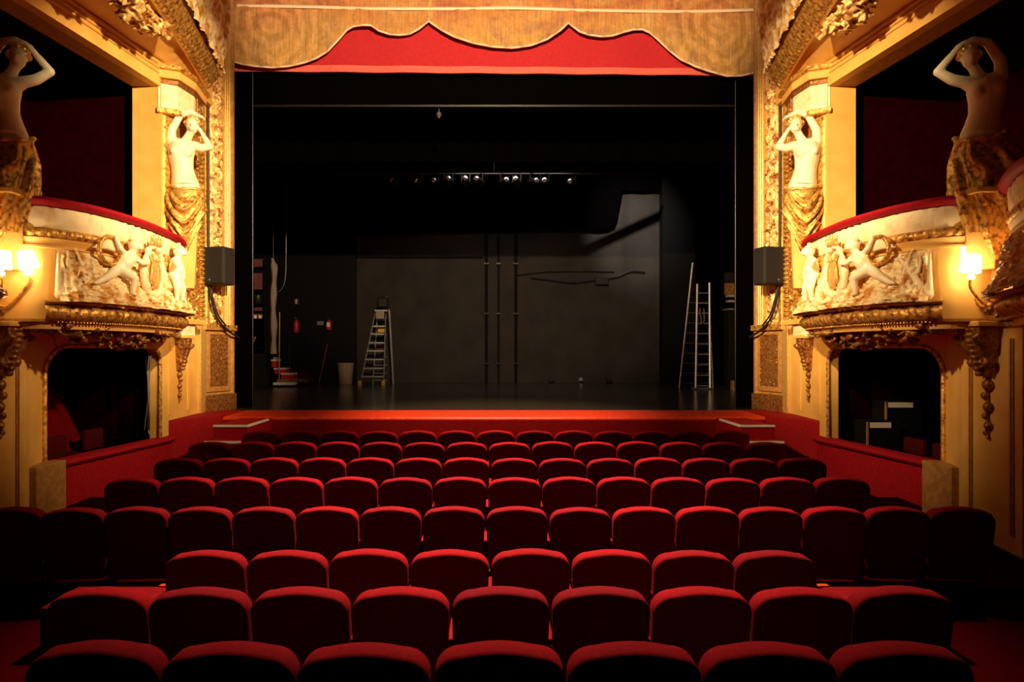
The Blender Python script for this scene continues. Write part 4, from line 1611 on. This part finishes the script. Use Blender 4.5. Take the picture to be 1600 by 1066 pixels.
for s in (-1, 1):
    upper_tier(s)


# ------------------------------------------------------------------ seats
def seat_proto():
    root = empty('theatre_seat', (0, 0, 0), 'x', 'seat')
    # back: outline in x,z; origin at floor, facing +y (stage); top leans to the house (-y)
    W = .258
    Ztop, Zbot = SEATH, .19
    N = 15

    def outline(inset):
        pts = []
        w = W - inset
        zt = Ztop - inset
        zb = Zbot + inset
        r = .105 - inset * .5
        # right side up
        pts.append((w * .80, zb))
        pts.append((w * .90, zb + .10))
        pts.append((w * .975, zb + .26))
        pts.append((w * 1.0, zt - r * 1.15))
        for k in range(1, 8):
            a = PI / 2 * k / 8
            pts.append((w - r + r * math.cos(a), zt - .018 - r * .95 + r * .95 * math.sin(a)))
        for k in range(7):
            x = (w - r) * (1 - 2 * k / 6)
            pts.append((x, zt - .018 * (x / (w - r)) ** 2))
        left = [(-x, z) for x, z in pts[:11]][::-1]
        return pts + left
    lay = [(-.062, .045), (-.074, .022), (-.070, .008), (-.050, .0), (.035, .0), (.052, .008), (.060, .022), (.066, .05)]
    lean = .13
    rows = []
    for (yy, ins) in lay:
        rows.append([(x, yy - lean * (z - .2), z) for x, z in outline(ins)])
    m = MB()
    m.sweep(rows, closed=True, caps=True)
    back = m.build('backrest', 'velvet', root, angle=60)
    # stiff back panel seam
    # tipped up cushion
    m = MB()
    rows = []
    for (yy, ins) in ((.085, .02), (.09, .0), (.16, .0), (.175, .012)):
        ww = .225 - ins
        z0, z1 = .22 + ins, .60 - ins
        rows.append([(ww, yy, z0), (ww, yy, z1 - .05), (ww - .05, yy, z1), (-ww + .05, yy, z1), (-ww, yy, z1 - .05), (-ww, yy, z0)])
    m.sweep(rows)
    m.build('seat_cushion', 'velvet', root, bevel=.01)
    # armrest with its upright, one each side
    for sg in (-1, 1):
        a = MB().box(sg * .262 - .016, sg * .262 + .016, -.02, .28, .47, .505).build('armrest', 'velvet', root, smooth=False, bevel=.012)
        MB().box(sg * .262 - .011, sg * .262 + .011, .05, .14, .17, .47).build('upright', 'black_metal', a, smooth=False)
    for sg in (-1, 1):
        MB().tube([(sg * .235, .03, .0), (sg * .235, .02, .24)], .02, 8).box(sg * .235 - .035, sg * .235 + .035, -.04, .12, 0, .012).build('leg', 'black_metal', root)
    return root


proto = seat_proto()
first = True
for ri, (D, top, pa, pb, n) in enumerate(ROWS):
    pitch_px = (pb - pa) / n
    pitch = pitch_px * D / 1000
    for k in range(n):
        x = (pa + pitch_px * (k + .5) - 772) * D / 1000
        if first:
            o = proto
            first = False
        else:
            o = copy_tree(proto)
        sc = pitch / .53
        o.location = (x, D + .10 + random.uniform(-.006, .006), top - SEATH * 1.0 - .0)
        o.scale = (sc * random.uniform(.985, 1.0), 1, 1 + random.uniform(-.006, .008))
        a = -math.copysign(min(1, abs(x) / 4.2) ** 2 * 7, x)
        o.rotation_euler = (0, 0, R(-a * -1))
        if ri < 7:
            row = 'the %s row from the stage' % ORD[ri]
        else:
            row = 'the nearest row'
        if k == 0:
            lab = 'red velvet theatre seat at the left end of %s' % row
        elif k == n - 1:
            lab = 'red velvet theatre seat at the right end of %s' % row
        else:
            lab = 'red velvet theatre seat, %s from the left in %s' % (ORD[k], row)
        tag(o, lab, 'seat', 'red velvet seats in %s' % row)


# ------------------------------------------------------------------ things on the stage
def stage_things():
    def X(px, D):
        return (px - 772) * D / 1000

    def Zp(py, D):
        return EYE + (545 - py) * D / 1000
    # --- waste basket
    D = 19.9
    x = X(540, D)
    o = empty('waste_basket', (x, D, 1.0), 'pale woven waste basket standing by the step ladder', 'basket')
    m = MB()
    n = 28
    rows = []
    for z, r0 in ((0.0, .19), (.02, .195), (.3, .215), (.60, .24), (.62, .25), (.645, .25), (.645, .225), (.60, .222), (.04, .175), (.04, .01)):
        rows.append([(x + (r0 + (.006 if k % 2 else 0)) * math.cos(2 * PI * k / n), D + (r0 + (.006 if k % 2 else 0)) * math.sin(2 * PI * k / n), 1.0 + z) for k in range(n)])
    m.sweep(rows)
    m.build('woven_body', 'wicker', o, angle=20)
    MB().tube([(x + .245 * math.cos(t), D + .245 * math.sin(t), 1.64) for t in np.linspace(0, 2 * PI, 29)], .014, 6).build('rim', 'wicker', o)
    # --- platform step ladder
    D = 19.7
    x0 = X(590, D)
    o = empty('step_ladder', (x0, D, 1.0), 'tall aluminium platform step ladder with yellow feet, left of stage', 'ladder')
    xr = X(603, D)
    tr = [(585, 510), (582, 522), (580, 535.5), (577, 548), (575, 561), (572.5, 574.5), (570, 587)]
    ztop = Zp(486, D)
    for (px, py) in tr:
        z = Zp(py, D)
        t = (ztop - z) / (ztop - 1)
        MB().box(X(px, D), xr, D - .15 - .5 * t, D - .02 - .5 * t, z - .03, z + .012).build('step', 'aluminium', o, smooth=False)
    MB().tube([(X(587, D), D - .02, ztop), (X(568.5, D), D - .55, 1.0)], .022, 6).build('left_stile', 'steel', o)
    MB().tube([(xr, D - .02, ztop), (X(604, D), D - .55, 1.0)], .02, 6).build('right_stile', 'steel', o)
    MB().tube([(X(608, D), D + .0, ztop + .05), (X(611.5, D), D + .35, 1.0)], .035, 8).build('rear_leg', 'aluminium', o)
    MB().tube([(X(590, D), D + .0, ztop), (X(579, D), D + .35, 1.0)], .022, 8).build('rear_leg', 'aluminium', o)
    for py in (500, 523, 545, 558, 571, 584, 595):
        z = Zp(py, D)
        t = (ztop - z) / (ztop - 1)
        MB().tube([(X(589 - 8 * t, D), D + .05 + .3 * t, z), (X(602, D), D + .05 + .3 * t, z)], .016, 6).build('rear_rung', 'aluminium', o)
    MB().box(X(588, D), X(607, D), D - .25, D + .12, ztop - .02, ztop + .02).build('platform', 'aluminium', o, smooth=False)
    for px in (568.5, 604):
        MB().box(X(px, D) - .05, X(px, D) + .05, D - .62, D - .5, 1.0, 1.14).build('foot', 'yellow_plastic', o, smooth=False, bevel=.01, label='yellow plastic foot')
    # cloth hanging from the platform
    c = MB().box(X(590, D), X(603, D), D - .30, D - .27, Zp(499, D), ztop - .01).build('hanging_rag', 'canvas', None, smooth=False, bevel=.01)
    tag(c, 'pale cloth hanging from the top platform of the step ladder', 'cloth')
    c = MB().box(X(591, D), X(603, D), D - .10, D - .0, Zp(520, D), Zp(513, D)).build('tape_roll_box', 'yellow_plastic', None, smooth=False, bevel=.01)
    tag(c, 'small yellowish box resting on an upper step of the ladder', 'box')
    c = MB().box(X(588, D), X(602, D), D + .06, D + .10, Zp(548, D), Zp(540, D)).build('warning_plate', 'maroon', o, smooth=False, bevel=.005)
    # lamp on ladder top
    l = empty('flood_lamp', (X(599, D), D, ztop + .02), 'black flood lamp standing on top of the step ladder', 'lamp')
    cx = X(599, D)
    MB().box(cx - .16, cx + .14, D - .14, D + .1, ztop + .10, ztop + .40).build('housing', 'black_metal', l, smooth=False, bevel=.03)
    MB().box(cx - .12, cx + .10, D - .16, D - .14, ztop + .13, ztop + .37).build('front_glass', 'black_metal', l, smooth=False)
    MB().tube([(cx - .18, D, ztop + .22), (cx - .18, D, ztop + .04), (cx + .16, D, ztop + .04), (cx + .16, D, ztop + .22)], .014, 6).build('bracket', 'black_metal', l)
    MB().ball((cx + .12, D - .1, ztop + .42), .025, 8).build('knob', 'steel', l)

    # --- extension ladder on the right
    D = 17.7
    o = empty('extension_ladder', (X(1093, D), D, 1.0), 'tall silver extension ladder standing open at the right of the stage', 'ladder')
    zt = Zp(448, D)

    def rail(pxa, pya, pxb, pyb, da, db, nm, r_=.03):
        a = (X(pxa, D), D + da, 1.0 if pya > 600 else Zp(pya, D))
        b = (X(pxb, D), D + db, Zp(pyb, D))
        MB().tube([a, b], r_, 6).build(nm, 'aluminium', o)
    rail(1079, 605, 1089, 444, -.45, -.03, 'front_rail', .032)
    rail(1101, 605, 1108, 442, -.45, -.03, 'front_rail', .032)
    rail(1068, 605, 1084, 410, .40, .10, 'rear_rail', .026)
    rail(1122, 605, 1109, 446, .40, .03, 'rear_rail', .026)
    for k in range(10):
        t = (k + .35) / 10
        z = 1.0 + (zt - 1.0) * t
        xa = X(1079 + 10 * t, D)
        xb = X(1101 + 7 * t, D)
        MB().tube([(xa, D - .45 + .42 * t, z), (xb, D - .45 + .42 * t, z)], .016, 6).build('rung', 'aluminium', o)
    for k in range(9):
        t = (k + .45) / 10
        z = 1.0 + (zt - 1.0) * t
        xa = X(1068 + 13.5 * t, D)
        xb = X(1122 - 13 * t, D)
        MB().tube([(xa, D + .40 - .36 * t, z), (xb, D + .40 - .36 * t, z)], .013, 6).build('rear_rung', 'steel', o)
    MB().box(X(1074, D), X(1104, D), D - .55, D - .36, 1.0, 1.05).build('base_bar', 'steel', o, smooth=False, bevel=.01)
    P, _ = catmull([(X(1090, D), D - .2, Zp(482, D)), (X(1091, D), D - .24, Zp(500, D)), (X(1093.5, D), D - .25, Zp(506, D)), (X(1096, D), D - .24, Zp(500, D)), (X(1096, D), D - .2, Zp(483, D))], 20)
    c = MB().tube(P, .016, 6).build('rope_loop', 'wood')
    tag(c, 'brown rope loop hanging from a rung of the extension ladder', 'rope')

    # --- left wing: shelving, canvas, clutter
    D = 18.3
    o = empty('prop_rack', (X(405, D), D, 1.0), 'maroon-backed prop rack standing in the left wing', 'rack')
    xa, xb = X(393, D), X(419, D)
    for (pa, pb) in ((404, 419), (426, 454), (477, 486), (490, 499)):
        MB().box(xa, xb, D + .1, D + .16, Zp(pb, D), Zp(pa, D)).build('back_board', 'maroon', o, smooth=False, bevel=.01)
    for py in (420, 455, 476, 500, 545):
        MB().box(xa, xb, D - .25, D + .15, Zp(py, D), Zp(py, D) + .03).build('shelf', 'black_paint', o, smooth=False)
    for xx in (xa, xb):
        MB().box(xx - .02, xx + .02, D - .25, D + .15, 1.0, Zp(402, D)).build('post', 'black_paint', o, smooth=False)
    lb = ['round dark pot on the prop rack', 'black case on the middle shelf of the prop rack']
    c = MB().lathe([(0, 0), (.12, 0), (.16, .1), (.15, .22), (.10, .26), (0, .26)], (X(404, D), D - .05, Zp(476, D) + .03), 16).build('pot', 'black_metal')
    tag(c, lb[0], 'pot')
    for i, px in enumerate((400, 408)):
        c = MB().lathe([(0, 0), (.05, 0), (.055, .1), (0, .1)], (X(px, D), D - .08, Zp(500, D) + .03), 12).build('tin', 'white_paint')
        tag(c, '%s small white tin on the lower shelf of the prop rack' % ('left' if i == 0 else 'right'), 'tin', 'white tins on the rack')
    c = MB().tube([(X(396, D), D - .45, 1.97), (X(394, D), D - .28, Zp(492, D))], .02, 6).build('wooden_pole', 'wood')
    tag(c, 'brown wooden pole leaning against the prop rack', 'pole')
    c = MB().chain([(X(401, D), D - .45, 2.03), (X(403, D), D - .42, Zp(535, D)), (X(406, D), D - .33, Zp(527, D))], [.07, .05, .03], 8).build('tool_bundle', 'wood', remesh=.02)
    tag(c, 'small orange-brown bundle of tools on the black crate', 'tools')
    o = MB().box(X(390, 17.9), X(420, 17.9), 17.6, 18.0, 1.0, Zp(552, 17.9)).build('flight_case', 'black_paint', smooth=False, bevel=.02)
    tag(o, 'large black flight case on the floor of the left wing', 'case')
    MB().box(X(390, 17.9) - .005, X(420, 17.9) + .01, 17.59, 17.6, 1.9, 1.93).build('edge_trim', 'black_metal', o, smooth=False)
    # canvas roll
    D = 18.6
    P, _ = catmull([(X(426, D), D, Zp(404, D)), (X(429, D), D, Zp(425, D)), (X(427, D), D, Zp(470, D)), (X(428, D), D, Zp(520, D)), (X(427, D), D, Zp(553, D))], 30)
    rows = []
    for i, q in enumerate(P):
        ww = .085 + .02 * math.sin(i * .7) - (.05 if i < 2 else 0)
        rows.append([(q[0] + ww * math.cos(t), q[1] + .09 * math.sin(t), q[2]) for t in np.linspace(0, 2 * PI, 11)[:-1]])
    c = MB().sweep(rows).build('rolled_canvas', 'canvas')
    tag(c, 'tall beige rolled canvas hanging upright in the left wing', 'canvas roll')
    MB().tube([(X(427, D), D, Zp(404, D)), (X(427, D), D, 12.0)], .015, 6).build('hanging_cord', 'cable_black', c)
    P, _ = catmull([(X(447, D), D, Zp(290, D)), (X(447, D), D, Zp(400, D)), (X(445, D), D, Zp(440, D)), (X(437, D), D, Zp(455, D)), (X(432, D), D, Zp(456, D))], 40)
    c = MB().tube(P, .012, 6).build('hanging_rope', 'steel')
    tag(c, 'thin grey rope curling down beside the rolled canvas', 'rope')
    c = MB().tube([(X(436, D), D, 1.05), (X(437, D), D, Zp(488, D))], .014, 6).build('metal_pole', 'steel')
    tag(c, 'thin upright metal pole right of the rolled canvas', 'pole')
    c = MB().tube([(X(446, D), D + .3, Zp(540, D)), (X(456, D), D - .1, 1.02)], .012, 6).build('wooden_stick', 'black_metal')
    tag(c, 'thin dark stick leaning behind the red crates', 'stick')
    # pile of crates and buckets
    D = 18.9
    for (pa, pb, ya, yb, dd, mat, nm, lab, cat) in (
            (430, 462, 597.5, 601.5, -.45, 'white_paint', 'plank', 'white board lying lowest in front of the red crates', 'board'),
            (436, 478, 592, 597, -.15, 'wood', 'plank', 'brown board lying under the red crates', 'board'),
            (443, 461, 584, 592, -.15, 'prop_red', 'red_crate', 'lowest bright red crate of the pile in the left wing', 'crate'),
            (432, 449, 576, 584, .05, 'prop_red', 'red_crate', 'middle red crate of the pile in the left wing', 'crate'),
            (428, 435, 563, 574, .1, 'prop_red', 'red_crate', 'small topmost red crate of the pile in the left wing', 'crate')):
        yy = D + dd
        z0, z1 = Zp(yb, yy), Zp(ya, yy)
        z0 = max(z0, 1.0)
        c = MB().box(X(pa, yy), X(pb, yy), yy - .2, yy + .2, z0, z1).build(nm, mat, smooth=False, bevel=.008)
        tag(c, lab, cat)
        if cat == 'crate':
            MB().box(X(pa, yy) - .01, X(pb, yy) + .01, yy - .215, yy + .21, z1 - .02, z1 + .02).build('lid', 'white_paint', c, smooth=False, label='white lid')
    c = MB().box(X(428, D), X(443, D), D + .02, D + .3, 1.0, Zp(584, D)).build('black_box', 'black_paint', smooth=False, bevel=.01)
    tag(c, 'black box beside the red crates', 'box')
    c = MB().ball((X(460, D), D + .5, 1.12), (.45, .3, .3), 14).build('red_cloth_heap', 'velvet_dark')
    tag(c, 'dark red heap of cloth behind the red crates', 'cloth')
    c = MB().box(X(425, D), X(431, D), D + .05, D + .25, Zp(574, D), Zp(558, D)).build('pale_bag', 'canvas', smooth=True, bevel=.03)
    tag(c, 'pale crumpled bag on top of the crate pile', 'bag')
    # fire extinguishers
    for (px, py0, py1, lab) in ((463, 520, 500, 'red fire extinguisher hung on the dark wall above the crates'),
                                (514, 516, 500, 'red fire extinguisher with white label right of the small white sign')):
        D = 20.41
        x = X(px, D)
        z0, z1 = Zp(py0, D), Zp(py1, D)
        o = empty('fire_extinguisher', (x, D, z0), lab, 'fire extinguisher')
        MB().lathe([(0, 0), (.078, .0), (.085, .02), (.085, z1 - z0 - .10), (.06, z1 - z0 - .04), (.025, z1 - z0), (0, z1 - z0)], (x, D, z0), 16).build('cylinder', 'prop_red', o)
        MB().tube([(x, D, z1), (x, D, z1 + .04), (x - .06, D - .02, z1 + .06)], .014, 6).build('valve', 'black_metal', o)
        MB().tube([(x + .03, D, z1 + .02), (x + .11, D, z1 - .06), (x + .10, D, z0 + .1)], .012, 6).build('hose', 'black_metal', o)
        if px > 500:
            MB().box(x - .05, x + .05, D - .09, D - .082, z0 + .1, z0 + .24).build('paper_label', 'white_paint', o, smooth=False, label='white label')
    D = 20.5
    c = MB().box(X(461, D), X(467, D), D - .06, D, Zp(476, D), Zp(467, D)).build('alarm_box', 'maroon', smooth=False, bevel=.01)
    tag(c, 'small red alarm box above the left fire extinguisher', 'alarm')
    MB().box(X(463, D), X(464.5, D), D - .07, D - .06, Zp(475, D), Zp(468, D)).build('marking', 'white_paint', c, smooth=False)
    c = MB().box(X(496, D), X(506, D), D - .03, D, Zp(508, D), Zp(502, D)).build('wall_sign', 'steel', smooth=False)
    tag(c, 'small grey-white sign left of the right fire extinguisher', 'sign')
    c = MB().tube([(X(513, D), D - .1, Zp(538, D)), (X(503, D), D - .35, 1.02)], .018, 6).build('broom', 'maroon')
    tag(c, 'red-handled broom leaning on the back wall left of the basket', 'broom')
    # right wing
    D = 17.0
    xa, xb = X(1138, D), X(1155, D)
    o = empty('wing_desk', (xa + .15, D, 1.0), 'dark control desk with papers at the right edge of the stage', 'desk')
    MB().box(xa - .05, xb + .05, D - .1, D + .3, Zp(485, D), Zp(482, D)).build('shelf', 'steel', o, smooth=False)
    for k, (ya, yb, mat) in enumerate(((424, 440, 'black_metal'), (441, 460, 'gilt_dark'))):
        MB().box(xa, xb, D + .25, D + .3, Zp(yb, D), Zp(ya, D)).build('notice_board', mat, o, smooth=False)
    MB().box(xa, xb, D - .0, D + .2, Zp(472, D), Zp(469, D)).box(xa, xb, D - .0, D + .2, Zp(464, D), Zp(461, D)).build('paper_tray', 'canvas', o, smooth=False)
    MB().box(xa, xb, D + .02, D + .28, 1.0, Zp(486, D)).build('cabinet', 'black_paint', o, smooth=False)
    c = MB().box(X(1140, D), X(1150, D), D - .5, D - .3, 1.0, 1.0 + .07).build('white_tray', 'white_paint', smooth=False, bevel=.01)
    tag(c, 'small white tray on the floor at the right edge of the stage', 'tray')
    c = MB().box(X(1139, D), X(1146, D), D - .25, D - .1, 1.0, 1.26).build('cardboard_box', 'wood', smooth=False, bevel=.01)
    tag(c, 'small brown cardboard box on the floor beside the control desk', 'box')


stage_things()


# ------------------------------------------------------------------ inside the lower boxes
def box_contents():
    # draped red cloth over seats, left
    o = empty('draped_cloth', (-5.75, 8.0, .35), 'dark red cloth draped over stacked chairs inside the left lower box', 'cloth')

    def fn(u, v):
        y = 7.7 + 1.15 * u
        k = .5 + .5 * math.sin(u * 26 + v * 2)
        a = 6.0 - .35 * v - .10 * k * v
        z = 1.42 + .18 * math.sin(u * PI) - .85 * v
        return (-a, y, z)
    MB().grid(fn, 80, 30).build('cloth', 'velvet', o, solid=.015)

    def fn2(u, v):
        return (-5.92 - .5 * v, 7.7 + 1.15 * u, 1.42 + .18 * math.sin(u * PI) - .02 * v)
    MB().grid(fn2, 40, 8).build('cloth_top', 'velvet', o, solid=.015)
    for s, n in ((-1, 2), (1, 2)):
        for k in range(n):
            y = (7.85, 8.6)[k] if s < 0 else (7.65, 8.2)[k]
            c = empty('box_chair', (s * 5.5, y, .3), 'dark red chair inside the %s lower box, %s the stage' % (SIDE[s], ('farther from', 'nearer to')[k]), 'chair')
            MB().box(s * 5.36, s * 5.44, y - .2, y + .2, .75, 1.02 if s < 0 else .95).build('backrest', 'velvet_dark', c, bevel=.03)
            MB().box(s * 5.40, s * 5.78, y - .2, y + .2, .66, .75).build('seat', 'velvet_dark', c, bevel=.03)
            for dx, dy in ((5.42, -.17), (5.42, .17), (5.74, -.17), (5.74, .17)):
                MB().tube([(s * dx, y + dy, .3), (s * dx, y + dy, .67)], .016, 6).build('leg', 'wood', c)
    # bright red inner partition panel, right
    structure(MB().box(5.9, 5.98, 7.0, 8.45, .3, 1.55).build('trim_7', 'red_wall', smooth=False))
    for i, (a, y, w_, h0, h1, lab) in enumerate(((5.44, 9.12, .34, .35, 1.07, 'lower black cabinet with white strip along its top, in the right lower box'),
                                                 (5.90, 9.40, .40, .35, 1.33, 'taller black cabinet with white strip along its top, in the right lower box'))):
        o = empty('equipment_cabinet', (a, y, h0), lab, 'cabinet', None)
        MB().box(a - w_ / 2, a + w_ / 2 + .12, y - .1, y + .25, h0, h1).build('cabinet_body', 'black_paint', o, smooth=False, bevel=.01)
        MB().box(a - w_ / 2 + .02, a + w_ / 2 - .02, y - .112, y - .1, h1 - .085, h1 - .01).build('white_strip', 'white_paint', o, smooth=False, label='white strip')
        MB().box(a - w_ / 2 - .02, a - w_ / 2, y - .12, y - .09, h0, h1).build('wooden_edge', 'wood', o, smooth=False, label='brown wooden edge')
    # loose leads in the left box
    pts = [(-5.02, 9.33, 2.05), (-5.03, 9.30, 1.8), (-5.02, 9.30, 1.3), (-5.03, 9.3, .95), (-4.99, 9.28, .85)]
    P, _ = catmull(pts, 30)
    o = MB().tube(P, .012, 6).build('hanging_leads', 'steel')
    tag(o, 'bundle of pale leads hanging down the inner jamb of the left lower box', 'cable')
    for d in (-.03, .03):
        pts = [(-5.02 + d, 9.36, 2.08), (-5.03 + d, 9.3, 1.9), (-5.02 + d * .2, 9.30, 1.5), (-5.04 - d, 9.28, .92)]
        P, _ = catmull(pts, 30)
        MB().tube(P, .007, 6).build('lead', 'cable_black' if d < 0 else 'steel', o)


box_contents()

# raised carpeted steps in the aisles behind the fifth row
for s in (-1, 1):
    o = MB().box(s * 2.44, s * 3.15, 4.42, 4.84, -.03, .31).build('aisle_step', 'velvet', smooth=False, bevel=.03)
    tag(o, 'red carpeted step block in the %s aisle behind the fifth row' % SIDE[s], 'step')
    MB().box(s * 2.44, s * 2.52, 4.80, 4.85, .30, .322).build('nosing', 'varnish', o, smooth=False, bevel=.008, label='glossy nosing')
